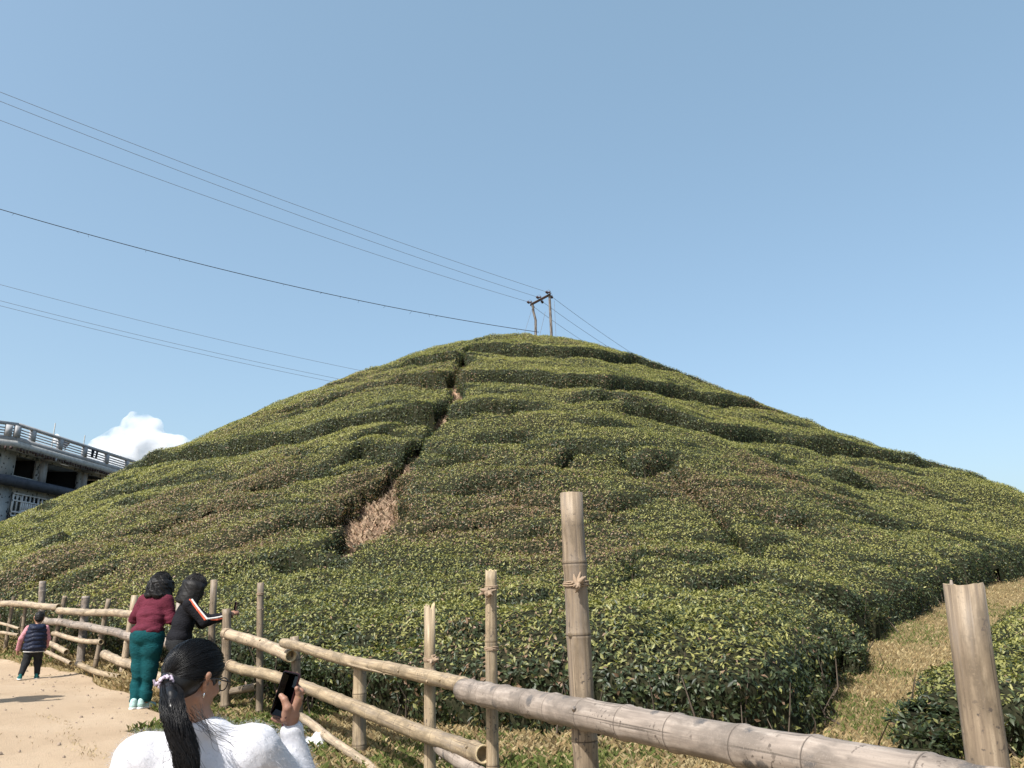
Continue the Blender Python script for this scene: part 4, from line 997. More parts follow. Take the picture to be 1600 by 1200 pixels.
# ---- woman in black, in profile, holding up a phone
bw = place(306, 1100); bw[1] += .25; bw[0] -= .08
bw = np.array([at(280,1000,9.95)[0], 9.95, float(zg(-4.2, 9.95))-.04])
S2 = thing('person', 'woman in black sweater with striped sleeve leaning over the fence with a phone', 'person', tuple(bw), R(-66))
hp_, er_, HPf, HM = head_prims((0,.13,1.475), (0.05,1,-.25), (0,.22,1), 1.0)
armR = [(.15,.07,1.29), (.225,.27,1.09), (.17,.53,1.15)]; armL = [(-.15,.07,1.29), (-.20,.26,1.06), (-.03,.47,1.13)]
torso = [el((0,.0,.90), (.155,.125,.13)), el((0,.03,1.08), (.135,.11,.15)), el((0,.06,1.22), (.145,.105,.12)), rc((-.12,.07,1.30), (.12,.07,1.30), .048, .048)]
legs = chain([(-.08,0,.86), (-.08,.01,.48), (-.08,-.01,.07)], [.09,.06,.042])+chain([(.08,.0,.86), (.08,.03,.48), (.08,.02,.07)], [.09,.06,.042])
hr = hand_prims(armR[2], (-.1,.85,.45), (.6,-.3,.6), 1, .55, -1); hl = hand_prims(armL[2], (.3,.9,.3), (-.3,0,1), 1, .5, 1)
obj('body', sdf_mesh('body', hp_+er_+[rc((0,.07,1.30), (0,.11,1.42), .048, .046)]+torso+legs+chain(armL, [.042,.034,.025])+chain(armR, [.042,.034,.025])+hl+hr, .022, .0125), M_skin, S2)
swp = [el((0,0,.90), (.185,.15,.12)), el((0,.03,1.06), (.17,.14,.16)), el((0,.06,1.21), (.17,.125,.13)), rc((-.12,.07,1.305), (.12,.07,1.305), .06, .06), rc((0,.07,1.33), (0,.09,1.37), .066, .058)]
swp += chain(armR, [.075,.066,.05])+chain(armL, [.075,.066,.05])
sw = obj('sweater', sdf_mesh('sweater', swp, .045, .0105, lambda Q: .012*n3(Q, 11, 31)+.012*np.maximum(0, n3(Q, 26, 33)), cuts=[((0,0,-1), -.80), ((0,.2,1), 1.39)]), M_blk, S2)
for off, m, nm in ((0.0, M_or, 'orange_stripe'), (.024, M_wh, 'white_stripe')):
    a, b, c = [np.array(q) for q in armR]; o1 = np.array([.045, -.02+off*.3, .052]); ctr = np.array([.055,.07,1.345])
    P1 = [ctr+np.array([0,off*.9,.012]), a+np.array([.047,.0+off,.052]), a*.5+b*.5+np.array([.070,-.005+off*.9,.034]), b+np.array([.066,-.012+off,.022+off*.3]), b*.5+c*.5+np.array([.058,.0,-.012+off]), c+np.array([.046,-.03,-.018+off])]
    obj(nm, sdf_mesh(nm, chain(P1, [.0115]*6), .008, .0065), m, sw)
obj('trousers', sdf_mesh('trousers', [el((0,-.01,.84), (.165,.145,.13))]+chain([(-.08,0,.84), (-.08,.01,.48), (-.08,-.01,.09)], [.11,.08,.06])+chain([(.08,0,.84), (.08,.03,.48), (.08,.02,.09)], [.11,.08,.06]), .03, .0125, lambda Q: .006*n3(Q, 14, 41)), M_char, S2)
shoe((-.08,-.01,0), (0,1,0), S2, M_shoe2); shoe((.08,.02,0), (.1,1,0), S2, M_shoe2)
eyes(HPf, HM, 1.0, S2); S2.scale = (1, 1, 1)
HM_cur = HM; bob(HPf, 1.34, 'hair', S2, .003, .125, 1200, M_hair2, .004, rs=9)
mk = sdf_mesh('face_mask', [el(HPf(0,.062,-.05), np.array([.056,.05,.05]), HM)], 0, .006); obj('face_mask', mk, M_blk, S2)
def phone(c, n, up, parent_name, label, screen_dark=True):
    """c centre, n screen normal, up long axis"""
    n = unit(n); up = np.asarray(up, float); up = unit(up-n*(up@n)); r = np.cross(up, n); M = np.stack([r, n, up], 1)
    o = thing('phone', label, 'phone', tuple(c))
    def slab(w, h, t, rad, y0):
        a = []
        for cx, cz, a0 in ((w/2-rad, h/2-rad, 0), (-w/2+rad, h/2-rad, 90), (-w/2+rad, -h/2+rad, 180), (w/2-rad, -h/2+rad, 270)):
            for q in range(6): b = R(a0+q*18); a.append((cx+rad*math.cos(b), cz+rad*math.sin(b)))
        a = np.array(a); k = len(a); V = np.vstack([np.c_[a[:, 0]*f, np.full(k, y), a[:, 1]*f] for y, f in ((y0-t/2, .975), (y0-t*.3, 1), (y0+t*.3, 1), (y0+t/2, .975))])
        V = V@M.T; mb = MB(); mb.V.append(V); mb.n = len(V); mb.F4.append(np.array([(l*k+i, l*k+(i+1) % k, (l+1)*k+(i+1) % k, (l+1)*k+i) for l in range(3) for i in range(k)]))
        for i in range(1, k-1): mb.F3.append(np.array([(0, i, i+1), (3*k, 3*k+i+1, 3*k+i)]))
        return mb
    slab(.074, .156, .0095, .011, 0).build('case', M_phone2, o); slab(.069, .150, .001, .009, .0051).build('screen', M_phone, o)
    mb = MB(); mb.tube([M@np.array([-.022,-.0045,.06]), M@np.array([-.022,-.0068,.06])], .009, 14); mb.build('camera_lens', M_phone, o)
    return o
Rz2 = rotm(R(-66)); pc = bw+Rz2@np.array([.135,.605,1.24])
phone(pc, (-.75,-.5,.1), (0.1,.1,1), None, 'phone held up by the woman in black')

# ---- child walking on the path
cp = place(46, 1062)
S3 = thing('person', 'small child in navy padded vest and pink sleeves walking on the path', 'person', tuple(cp), R(24))
k = .66
hp_, er_, HPf, HM = head_prims((0,.04,.955), (-.1,1,-.05), (0,.05,1), .88)
armL = [(-.125,.0,.80), (-.20,-.02,.64), (-.235,.05,.47)]; armR = [(.125,.0,.80), (.17,.05,.63), (.15,.15,.50)]
legsp = [[(-.06,0,.46), (-.085,-.03,.26), (-.12,-.13,.07)], [(.06,.0,.46), (.075,.06,.25), (.09,.05,.06)]]
torso = [el((0,0,.52), (.11,.09,.10)), el((0,.0,.68), (.105,.085,.15)), rc((-.09,0,.79), (.09,0,.79), .04, .04)]
obj('body', sdf_mesh('body', hp_+er_+[rc((0,0,.80), (0,.03,.89), .038, .036)]+torso+chain(legsp[0], [.06,.045,.034])+chain(legsp[1], [.06,.045,.034])+chain(armL, [.032,.027,.02])+chain(armR, [.032,.027,.02])+hand_prims(armL[2], (-.15,.3,-1), (-1,0,.1), .62, .4, 1)+hand_prims(armR[2], (0,.5,-1), (1,0,.1), .62, .4, -1), .018, .0085), M_skin2, S3)
quilt = lambda Q: -.012*np.abs(np.sin(Q[..., 2]*48+1.2*vnoise(Q[..., 0]*8, Q[..., 1]*8, 3)))+.006*n3(Q, 22, 51)
vest = [el((0,0,.50), (.165,.135,.10)), el((0,0,.63), (.155,.130,.15)), el((0,0,.74), (.145,.115,.10)), rc((-.10,0,.795), (.10,0,.795), .045, .045)]
v_ = obj('vest', sdf_mesh('vest', vest, .04, .0075, quilt, cuts=[((0,0,-1), -.425)]), M_navy, S3)
obj('hood', sdf_mesh('hood', [el((0,-.075,.80), (.105,.06,.05)), rc((-.085,-.04,.83), (.085,-.04,.83), .035, .035), rc((-.085,-.03,.83), (-.07,.06,.81), .033, .025), rc((.085,-.03,.83), (.07,.06,.81), .033, .025)], .03, .0075, lambda Q: .006*n3(Q, 25, 55)), M_navy, v_)
obj('hem', sdf_mesh('hem', [el((0,0,.44), (.16,.131,.03))], 0, .007, None, [((0,0,-1), -.428), ((0,0,1), .44)]), M_wh, v_)
for a in (armL, armR): obj('sleeve', sdf_mesh('sleeve', chain(a, [.048,.042,.034]), .02, .007, lambda Q: .004*n3(Q, 28, 57)), M_pink, S3)
tr = [el((0,0,.46), (.125,.105,.10))]+chain([legsp[0][0], legsp[0][1], (-.115,-.115,.10)], [.078,.058,.042])+chain(legsp[1][:2]+[(.088,.05,.09)], [.078,.058,.042])
obj('trousers', sdf_mesh('trousers', tr, .025, .008, lambda Q: .005*n3(Q, 22, 61)), M_char, S3)
shoe((-.125,-.14,0), (-.25,.9,0), S3, M_shoe2, .66, z=.015); shoe((.09,.05,0), (.1,1,0), S3, M_shoe2, .66)
eyes(HPf, HM, .88, S3)
hcap = [el(HPf(0,-.012,.034), np.array([.081,.099,.092])*.88, HM), el(HPf(0,-.05,-.01), np.array([.072,.058,.06])*.88, HM)]
h3 = obj('hair', sdf_mesh('hair', hcap, .02, .006, lambda Q: .006*n3(Q, 48, 63), sub=[el(HPf(0,.10,-.03), np.array([.075,.075,.075])*.88, HM)]), M_hair2, S3)

# ---- person just outside the left edge: only a hand and forearm reach into view
op = place(-88, 1106)
S4 = thing('person', 'person cut off by the left picture edge, only a hand showing', 'person', tuple(op), R(-70))
hp_, er_, HPf, HM = head_prims((0,.03,1.47), (0,1,-.1), (0,0,1), 1.0)
armR = [(.17,.0,1.29), (.22,.10,1.03), (.16,.34,1.06)]; armL = [(-.17,.0,1.29), (-.23,.0,1.02), (-.22,.10,.80)]
torso = [el((0,.0,.92), (.155,.125,.13)), el((0,.0,1.08), (.14,.11,.15)), el((0,.0,1.22), (.15,.105,.12)), rc((-.13,0,1.30), (.13,0,1.30), .05, .05)]
legs = chain([(-.085,0,.86), (-.09,.01,.48), (-.09,-.02,.07)], [.09,.06,.042])+chain([(.085,.0,.86), (.09,.03,.48), (.09,.02,.07)], [.09,.06,.042])
obj('body', sdf_mesh('body', hp_+er_+[rc((0,0,1.30), (0,.02,1.42), .05, .048)]+torso+legs+chain(armL, [.042,.034,.025])+chain(armR, [.042,.034,.025])+hand_prims(armR[2], (-.15,.95,.25), (.8,0,.5), 1, .5, -1)+hand_prims(armL[2], (0,.2,-1), (-1,0,0), 1, .4, 1), .022, .0125), M_skin2, S4)
obj('jacket', sdf_mesh('jacket', [el((0,0,.90), (.185,.15,.14)), el((0,0,1.06), (.17,.14,.16)), el((0,0,1.21), (.175,.125,.13)), rc((-.13,0,1.305), (.13,0,1.305), .062, .062)]+chain(armR, [.07,.06,.045])+chain(armL, [.07,.06,.045]), .045, .0125, lambda Q: .007*n3(Q, 14, 71)), M_char, S4)
obj('trousers', sdf_mesh('trousers', [el((0,-.0,.86), (.165,.145,.13))]+chain([(-.085,0,.84), (-.09,.01,.48), (-.09,-.01,.09)], [.11,.08,.06])+chain([(.085,0,.84), (.09,.03,.48), (.09,.02,.09)], [.11,.08,.06]), .03, .0125), M_navy, S4)
shoe((-.09,-.02,0), (0,1,0), S4, M_shoe2); shoe((.09,.02,0), (0,1,0), S4, M_shoe2); eyes(HPf, HM, 1.0, S4)
HM_cur = HM; bob(HPf, 1.0, 'hair', S4, .004, .03, 300, M_hair2, .006, rs=12)

# ---- woman in the foreground, white fleece, long ponytail, phone raised
FW = np.array([-1.05, 2.78, float(zg(-1.05, 2.78))+.012])
S5 = thing('person', 'woman in fluffy white sweater with long black ponytail raising her phone', 'person', tuple(FW), 0)
def w2l(p): return np.asarray(p, float)-FW
hcw = at(303,1062,2.782); fdir = unit((math.sin(R(30)), math.cos(R(30)), -.25)); upd = np.array([.10,.05,1.0])
HS = 1.0
hp_, er_, HPf, HM = head_prims(w2l(hcw), fdir, upd, HS)
shR = w2l(at(408,1152,2.806)); shL = w2l(at(212,1166,2.733)); nb = (shR+shL)/2+np.array([.0,.03,.055])
wrist = w2l(at(455,1131,3.001)); elb = w2l(at(474,1262,3.050))
shoR = shR+np.array([-.02,0,-.045]); shoL = shL+np.array([.02,0,-.045]); ctr = (shoR+shoL)/2
hipz = .78-0; 
armL = [shoL, shoL+np.array([-.07,.03,-.26]), shoL+np.array([.02,.22,-.33])]; armR = [shoR, elb, wrist]
torso = [rc(shoL+np.array([.03,0,0]), shoR-np.array([.03,0,0]), .05, .05), el(ctr+np.array([0,.01,-.12]), (.15,.10,.15)), el(ctr+np.array([0,.0,-.30]), (.135,.105,.15)), el(np.array([ctr[0],ctr[1]-.01,.80]), (.155,.125,.13))]
hx, hy = ctr[0], ctr[1]
legs = chain([(hx-.085,hy,.78), (hx-.09,hy+.01,.44), (hx-.09,hy-.02,.07)], [.09,.06,.042])+chain([(hx+.085,hy,.78), (hx+.09,hy+.02,.44), (hx+.09,hy+.02,.07)], [.09,.06,.042])
hb = HPf(0,-.02,-.05)
obj('body', sdf_mesh('body', torso+legs+[rc(nb+np.array([0,0,-.04]), hb, .05, .05)]+chain(armL, [.042,.034,.025])+chain(armR, [.042,.034,.024])+hand_prims(armL[2], (.5,.8,0), (0,0,1), 1, .5, 1), .02, .016), M_skin3, S5)
headm = sdf_mesh('head', hp_+er_+[rc(nb+np.array([0,0,-.03]), hb, .05, .052)], .014, .0042, sub=[el(HPf(.081,-.010,.006), np.array([.006,.008,.014]), HM)], ksub=.004)
obj('head', headm, M_skin, S5)
eyes(HPf, HM, HS, S5)
# hand round the phone
pcw = w2l(at(446,1085,2.977)); pn = unit((-.30,-.92,.24)); pup = unit(at(452,1052,2.977)-at(438,1118,2.977)); pr_ = np.cross(pup, pn); 
PH = phone(pcw+FW, pn, pup, None, 'black phone held up by the woman in white'); 
Pp = lambda a, b, c: pcw+pr_*a+pn*b+pup*c     # a across (right +), b towards her, c up
sgn = 1.0 if pr_[0] > 0 else -1.0
hd = []
palm = Pp(sgn*.030, -.012, -.050)
hd += chain([wrist, wrist*.35+palm*.65+np.array([.004,0,0]), palm], [.0235,.026,.024])
hd += [rc(Pp(sgn*.034,-.014,-.055), Pp(sgn*.048,-.016,-.004), .019, .016), rc(Pp(sgn*.018,-.020,-.06), Pp(sgn*.04,-.024,-.015), .018, .015)]
for i, (c, tipa, tc) in enumerate(((.022, -.020, .026), (.002, -.030, .004), (-.018, -.030, -.016))):     # fingers wrapped behind, tips round the far edge
    hd += chain([Pp(sgn*.046,-.018,c-.03), Pp(sgn*.050,-.024,c), Pp(sgn*.022,-.023,tc+.012), Pp(sgn*-.012,-.018,tc+.006), Pp(sgn*(tipa-.012),-.012,tc)], [.0105,.0098,.0092,.0086,.0075])
hd += chain([Pp(sgn*.02,-.018,-.06), Pp(sgn*.004,-.012,-.088), Pp(sgn*-.018,-.004,-.090), Pp(sgn*-.03,.002,-.088)], [.0115,.010,.009,.0075])   # little finger under the base
hd += chain([Pp(sgn*.022,.0,-.075), Pp(sgn*.030,.014,-.042), Pp(sgn*.014,.019,-.018), Pp(sgn*-.006,.016,-.008)], [.019,.0155,.0118,.0095])     # thumb on the screen
hd += chain([Pp(sgn*.050,-.014,-.01), Pp(sgn*.049,-.006,.016), Pp(sgn*.046,.004,.028)], [.0105,.0095,.0085])   # index along the edge
obj('hand', sdf_mesh('hand', hd, .0048, .0023), M_skin3, S5)
mb = MB(); a = np.linspace(0, 2*np.pi, 26); wd = unit(palm-wrist); u = unit(np.cross(wd, (0,1,0))); v = np.cross(wd, u)
for q in (0, .006, .012):
    mb.tube(wrist-wd*(.004+q)+(np.cos(a)[:, None]*u+np.sin(a)[:, None]*v)*(.0285+.002*np.sin(a*9+q*300)[:, None]), .0036, 6, False)
mb.build('bracelet', mat('red_thread', (.42,.02,.03), .7), S5)
mb = MB(); rc_ = Pp(sgn*.050,-.012,.002); mb.tube(rc_+(np.cos(a)[:, None]*unit(pn)+np.sin(a)[:, None]*pr_)*.0112, .0014, 5, False); mb.build('ring', mat('gold', (.7,.45,.15), .25, .5, 1.0), S5)
# sweater
swp = [rc(shoL+np.array([.03,0,0]), shoR-np.array([.03,0,0]), .066, .066), el(ctr+np.array([0,-.005,-.10]), (.195,.135,.15)), el(ctr+np.array([0,0,-.30]), (.185,.14,.18)), el(np.array([ctr[0],ctr[1],.74]), (.195,.155,.12)), el(nb+np.array([0,-.012,-.018]), (.090,.080,.038))]
swp += chain([armL[0]]+armL[1:], [.088,.074,.06])+chain([shoR, elb, wrist-unit(wrist-elb)*.030], [.088,.074,.047])
fluf = lambda Q: .012*n3(Q, 7, 81)+.004*n3(Q, 22, 83)+.003*n3(Q, 60, 85)
sme = sdf_mesh('sweater', swp, .045, .0095, fluf, cuts=[((0,0,-1), -.66)])
SW = obj('sweater', sme, M_white_fur, S5)
co = np.empty(len(sme.vertices)*3, np.float32); sme.vertices.foreach_get('co', co); co = co.reshape(-1, 3)
no = np.empty(len(sme.vertices)*3, np.float32); sme.vertices.foreach_get('normal', no); no = no.reshape(-1, 3)
vis = np.nonzero(co[:, 2] > .80)[0]; n = 12000; pk = rng.choice(vis, n); base = co[pk]+rng.normal(size=(n, 3))*.005
d0 = no[pk]+rng.normal(size=(n, 3))*.55; d0 /= np.linalg.norm(d0, axis=1)[:, None]; d1 = d0+np.array([0,0,-.7])+rng.normal(size=(n, 3))*.5
t = np.array([0, .5, 1.0]); Lh = rng.uniform(.005, .014, (n, 1, 1))
paths = base[:, None, :]+Lh*(d0[:, None, :]*t[None, :, None]+.5*d1[:, None, :]*(t**2)[None, :, None])
fuzz_strands('fleece_fibres', None, paths, .0003, M_white_fur, SW)
# hair: cap, strands combed back to the tie, ponytail, loose wisps
rH = lambda g: np.array([.083,.103,.098])*g
tieP = HPf(.012,-.112,-.022)
cap = sdf_mesh('hair', [el(HPf(0,-.012,.030), rH(.985), HM), el(HPf(0,-.058,-.018), np.array([.066,.052,.055]), HM), rc(HPf(0,-.08,-.015), tieP, .038, .02)], .02, .0052, lambda Q: .0015*n3(Q, 60, 91), sub=[el(HPf(0,.105,-.045), np.array([.10,.088,.098]), HM), el(HPf(.085,.012,-.040), np.array([.05,.035,.050]), HM), el(HPf(-.085,.012,-.040), np.array([.05,.035,.050]), HM)], ksub=.008)
HR = obj('hair', cap, M_hair, S5)
n = 2600; rg = np.random.default_rng(3); kk = 9; t = np.linspace(0, 1, kk)
dirs = rg.normal(size=(n*4, 3)); dirs /= np.linalg.norm(dirs, axis=1)[:, None]
ok = (dirs[:, 2] > -.12) & (dirs[:, 1] < .86) & ~((dirs[:, 2] < .20) & (dirs[:, 1] > .06)) | ((dirs[:, 1] < -.30) & (dirs[:, 2] > -.62))
dirs = dirs[ok][:n]; n = len(dirs); te = unit([.10, -.985, -.42])
ang = np.arccos(np.clip(dirs@te, -1, 1)); so = np.sin(ang)+1e-6
sl_ = (np.sin((1-t)[None, :]*ang[:, None])/so[:, None])[..., None]*dirs[:, None, :]+(np.sin(t[None, :]*ang[:, None])/so[:, None])[..., None]*te
rad = np.array([.083,.103,.098]); lift = (1.015+.022*rg.random((n, 1))*np.sin(t*np.pi)[None, :])[..., None]
G = sl_*rad*lift+np.array([0,-.012,.030]); G += rg.normal(size=(n, 1, 3))*.0012+.0012*np.sin(t[None, :, None]*rg.uniform(4, 11, (n, 1, 1))+rg.uniform(0, 6, (n, 1, 1)))
paths = HPf(0,0,0)+G@HM.T
fuzz_strands('combed_strands', None, paths, .00075, M_hair, HR)
mid = [tieP+np.array([0,0,0])]+[w2l(at(x, y, Y*1.222)) for x, y, Y in ((270,1082,2.14),(268,1102,2.11),(275,1132,2.09),(286,1160,2.09),(294,1190,2.09),(292,1225,2.09),(280,1270,2.10),(276,1330,2.11))]
mid = np.array(mid); LL = np.linspace(0, 1, len(mid)); kk = 20; t = np.linspace(0, 1, kk)
ker = np.ones(3)/3; axis_ = np.stack([np.interp(t, LL, mid[:, q]) for q in range(3)], -1)
for _ in range(3): axis_[1:-1] = (axis_[:-2]+axis_[1:-1]*2+axis_[2:])/4
wid = np.interp(t, [0,.04,.14,.3,.5,.7,.9,1], [.014,.021,.030,.030,.031,.028,.022,.010])
pc_ = obj('ponytail_core', sdf_mesh('ponytail_core', chain(list(axis_[::1]), list(wid[::1]*.62)), .01, .006, lambda Q: .004*n3(Q, 40, 97)), M_hair, HR)
n = 1900; a = rg.uniform(0, 2*np.pi, n); rr = np.sqrt(rg.random(n))
ph = np.floor(rg.random(n)*9); wl_ = rg.uniform(6, 9, 9)[ph.astype(int)]; w0 = rg.uniform(0, 6.3, 9)[ph.astype(int)]
wv = (.012*np.clip(t*2.2, 0, 1))[None, :]*np.sin(t[None, :]*wl_[:, None]*2.2+w0[:, None])
wv2 = (.012*np.clip(t*2.2, 0, 1))[None, :]*np.cos(t[None, :]*wl_[:, None]*2.2+w0[:, None]*1.7)
X = np.cos(a)[:, None]*rr[:, None]*wid[None, :]*1.08+wv; Yq = np.sin(a)[:, None]*rr[:, None]*wid[None, :]*.95+wv2*.6
end = rg.uniform(.72, 1.0, n); tt = np.clip(t[None, :]*end[:, None], 0, 1)
AX = np.stack([np.interp(tt.ravel(), t, axis_[:, q]).reshape(n, kk) for q in range(3)], -1)
paths = AX+np.stack([X, Yq, np.zeros_like(X)], -1)+rg.normal(size=(n, 1, 3))*.001
fuzz_strands('ponytail', None, paths, .00075, M_hair, HR)
W_ = []
for q in range(30):                                                   # wisps blown across the right shoulder
    a0 = w2l(at(rng.uniform(290,318), rng.uniform(1100,1125), 2.63)); e = rng.random()
    b0 = w2l(at(318+85*e+rng.normal()*14, 1128+48*rng.random()+8*e, 2.60+.04*rng.random())); m1 = w2l(at(318+20*e, 1130+36*rng.random(), 2.575))
    tq = np.linspace(0, 1, 14)[:, None]; W_.append(a0*(1-tq)**2+2*m1*tq*(1-tq)+b0*tq**2+.003*np.sin(tq*rng.uniform(3, 9)+q))
for q in range(22):
    a0 = w2l(at(rng.uniform(262,300), rng.uniform(1110,1190), 2.55)); b0 = w2l(at(rng.uniform(250,330), rng.uniform(1160,1215), 2.53)); m1 = (a0+b0)/2+rng.normal(size=3)*.02
    tq = np.linspace(0, 1, 14)[:, None]; W_.append(a0*(1-tq)**2+2*m1*tq*(1-tq)+b0*tq**2)
fuzz_strands('loose_wisps', None, np.array(W_), .0005, M_hair, HR)
# hair tie, glasses, earring
mb = MB(); a = np.linspace(0, 2*np.pi, 40); td = unit(axis_[3]-tieP+np.array([-.02,-.02,.0])); u = unit(np.cross(td, (0,0,1))); v = np.cross(td, u)
for q in range(3):
    mb.tube(tieP+td*(.004+.005*q)+(np.cos(a)[:, None]*u+np.sin(a)[:, None]*v)*(.021+.0022*np.sin(a*8+q*2)[:, None]), .0046+.001*np.sin(a*11+q), 7, False)
mb.tube([tieP+u*.02, tieP+u*.034+td*.006+v*.006, tieP+u*.04-v*.008], [.006,.008,.003], 6); mb.tube([tieP-u*.02, tieP-u*.036+td*.004, tieP-u*.044+v*.012], [.006,.008,.003], 6)
mb.build('hair_tie', cloth('scrunchie', (.55,.46,.56), .35, 120), HR, True)
GLS = obj('glasses', None, None, S5); M_gl = mat('glasses_frame', (.02,.012,.01), .3, .5)
for sg in (1, -1):
    mb = MB(); a = np.linspace(0, 2*np.pi, 24); mb.tube([HPf(sg*(.034+.026*math.cos(q)), .098-.004*abs(math.cos(q)), .004+.021*math.sin(q)) for q in a], .0022, 6, False); mb.build('rim', M_gl, GLS)
    mb = MB(); mb.tube([HPf(sg*.060,.095,.012), HPf(sg*.078,.085,.014), HPf(sg*.084,.02,.016), HPf(sg*.086,-.02,.010), HPf(sg*.080,-.035,-.008)], [.0028,.0028,.0022,.002,.002], 6); mb.build('temple', M_gl, GLS)
mb = MB(); mb.tube([HPf(-.009,.099,.008), HPf(0,.102,.011), HPf(.009,.099,.008)], .002, 6); mb.build('bridge', M_gl, GLS)
mb = MB(); mb.tube([HPf(.080,-.006,-.034), HPf(.081,-.006,-.042), HPf(.081,-.006,-.048)], [.002,.003,.001], 6); mb.build('earring', mat('silver', (.8,.8,.82), .2, .5, 1.0), S5)
obj('trousers', sdf_mesh('trousers', [el((hx,hy,.74), (.17,.145,.13))]+chain([(hx-.085,hy,.76), (hx-.09,hy+.01,.44), (hx-.09,hy-.01,.09)], [.11,.08,.06])+chain([(hx+.085,hy,.76), (hx+.09,hy+.02,.44), (hx+.09,hy+.02,.09)], [.11,.08,.06]), .03, .014), M_char, S5)
shoe((hx-.09,hy-.02,0), (0,1,0), S5, M_shoe2); shoe((hx+.09,hy+.02,0), (0,1,0), S5, M_shoe2)
# ------------------------------------------------------------------ power poles and cables on the summit
M_pole = mat('old_timber', (.24,.2,.17), .85, .15); g = NG(M_pole); oc = g.objco()
g.l(g.ramp(g.noise(1.0, 4, .6, mapping(g, oc, (14, 14, 2.5))), [(.35,(.06,.048,.042)),(.5,(.15,.13,.115)),(.68,(.26,.23,.21))]), g.b.inputs['Base Color'])
M_iron = mat('rusty_iron', (.10,.07,.065), .7, .3, .3)
M_porc = mat('brown_porcelain', (.06,.035,.035), .3, .5)
M_wire = mat('cable_aluminium', (.13,.135,.15), .6, .3)
M_abc = mat('cable_black', (.022,.022,.026), .6, .3)
YP1, YP2 = 52.6, 51.2
hp = thing('power_pole_frame', 'twin wooden power poles with a slanting crossarm on the hilltop', 'power pole', tuple(at(848,540,52)))
hp_off = np.array(hp.location)
A1, A2 = at(832,474,YP1), at(858.5,460,YP2)
mb = MB(); b = A1.copy()
mb.tube(np.array([at(837,560,YP1), at(837,520,YP1), at(837,500,YP1), at(833.5,487,YP1), A1])-hp_off, [.10,.095,.09,.09,.08], 9); mb.build('pole', M_pole, hp, True)
mb = MB(); mb.tube(np.array([at(862,560,YP2), at(861.5,520,YP2), at(860,490,YP2), A2])-hp_off, [.11,.10,.095,.085], 9); mb.build('pole', M_pole, hp, True)
dv = A2-A1; e0, e1 = A1-dv*.12, A2+dv*.06
arms = []
for off in (-.13, .13):
    mb = MB(); mb.tube(np.array([e0, e1])+np.array([0, off, -.03])-hp_off, .06, 4); mb.build('crossarm', M_iron, hp)
def insul(p, d, parent):
    p = np.asarray(p); d = np.asarray(d, float); d /= np.linalg.norm(d); mb = MB()
    t = np.array([0, .05, .06, .13, .14, .20, .21, .27, .28]); r = np.array([.03, .03, .095, .095, .04, .10, .10, .03, .02])
    mb.tube(p+d*t[:, None]-hp_off, r, 10); return mb.build('insulator', M_porc, parent, True)
ends = []
for f in (-.1, .45, 1.0):
    c = A1+dv*f; insul(c+np.array([-.08, -.1, .05]), (-1, -.9, .25), hp); insul(c+np.array([.08, .1, -.06]), (.8, .9, -.6), hp)
    mb = MB(); mb.tube(c+np.array([[0,0,.0],[0,0,.1],[0,0,.13],[0,0,.22],[0,0,.23]])-hp_off, [.02,.02,.08,.07,.02], 8); mb.build('pin_insulator', M_porc, hp)
    ends.append(c)
for p in ((at(832,480,YP1), at(816,532,50.2)), (at(852,487,YP2+.5), at(842,530,50.6)), (at(866,470,YP2), at(869,533,50.0))):
    mb = MB(); mb.tube(np.array(p)-hp_off, .012, 4, False); mb.build('stay_wire', M_wire, hp)
for c in ends:                                                         # slack jumpers
    t = np.linspace(0, 1, 9)[:, None]; P = c+np.array([-.25,-.25,.1])*(1-t)+np.array([.28,.3,-.15])*t+np.array([0,0,.35])*np.sin(t*np.pi)
    mb = MB(); mb.tube(P-hp_off, .010, 4, False); mb.build('jumper_wire', M_wire, hp)
def cable(a, b, sag, r, label, m=M_wire, group=None, name='power_cable', ticks=0):
    a = np.asarray(a); b = np.asarray(b); t = np.linspace(0, 1, 60)[:, None]
    P = a*(1-t)+b*t; P[:, 2] -= (sag*4*t*(1-t))[:, 0]
    dd = np.hypot(P[:, 0], P[:, 1])
    mb = MB(); mb.tube(P, r, 5, False)
    if ticks:
        for q in rng.uniform(.02, .98, ticks):
            i = int(q*58); c = P[i]; mb.tube([c, c+np.array([rng.normal()*.1, 0, -.10-.12*rng.random()])], .008, 4, False)
    o = mb.build(name, m); tag(o, label, 'cable', group)
GR = 'overhead lines from the hilltop poles'
cable(at(-120,96,30), ends[2]+np.array([-.3,-.3,.1]), .35, .012, 'highest thin power line rising from the hilltop poles to the upper left', group=GR)
cable(at(-120,110,30.4), ends[1]+np.array([-.3,-.3,.1]), .40, .012, 'middle of the three thin lines running from the crossarm to the upper left', group=GR)
cable(at(-120,142,30.8), ends[0]+np.array([-.3,-.3,.1]), .42, .012, 'lowest of the three thin lines running from the crossarm to the upper left', group=GR)
cable(at(-80,303,36), at(842,519,51.5), .75, .022, 'thick black service cable sagging from the left edge to the pole foot', M_abc, ticks=16)
GL = 'lines passing behind the left skyline'
cable(at(-80,423,44), at(640,594,62), .35, .013, 'upper of the three lines dropping behind the left skyline', group=GL)
cable(at(-80,449,44), at(640,613,62), .35, .013, 'middle of the three lines dropping behind the left skyline', group=GL)
cable(at(-80,457,44.4), at(640,619,62), .35, .013, 'lowest of the three lines dropping behind the left skyline', group=GL)
GB = 'lines running down behind the right skyline'
cable(ends[2]+np.array([.3,.3,-.15]), at(1070,600,70), .35, .013, 'rightmost line falling from the poles behind the right skyline', group=GB)
cable(ends[1]+np.array([.3,.3,-.15]), at(1040,592,70), .35, .013, 'middle line falling from the poles behind the right skyline', group=GB)
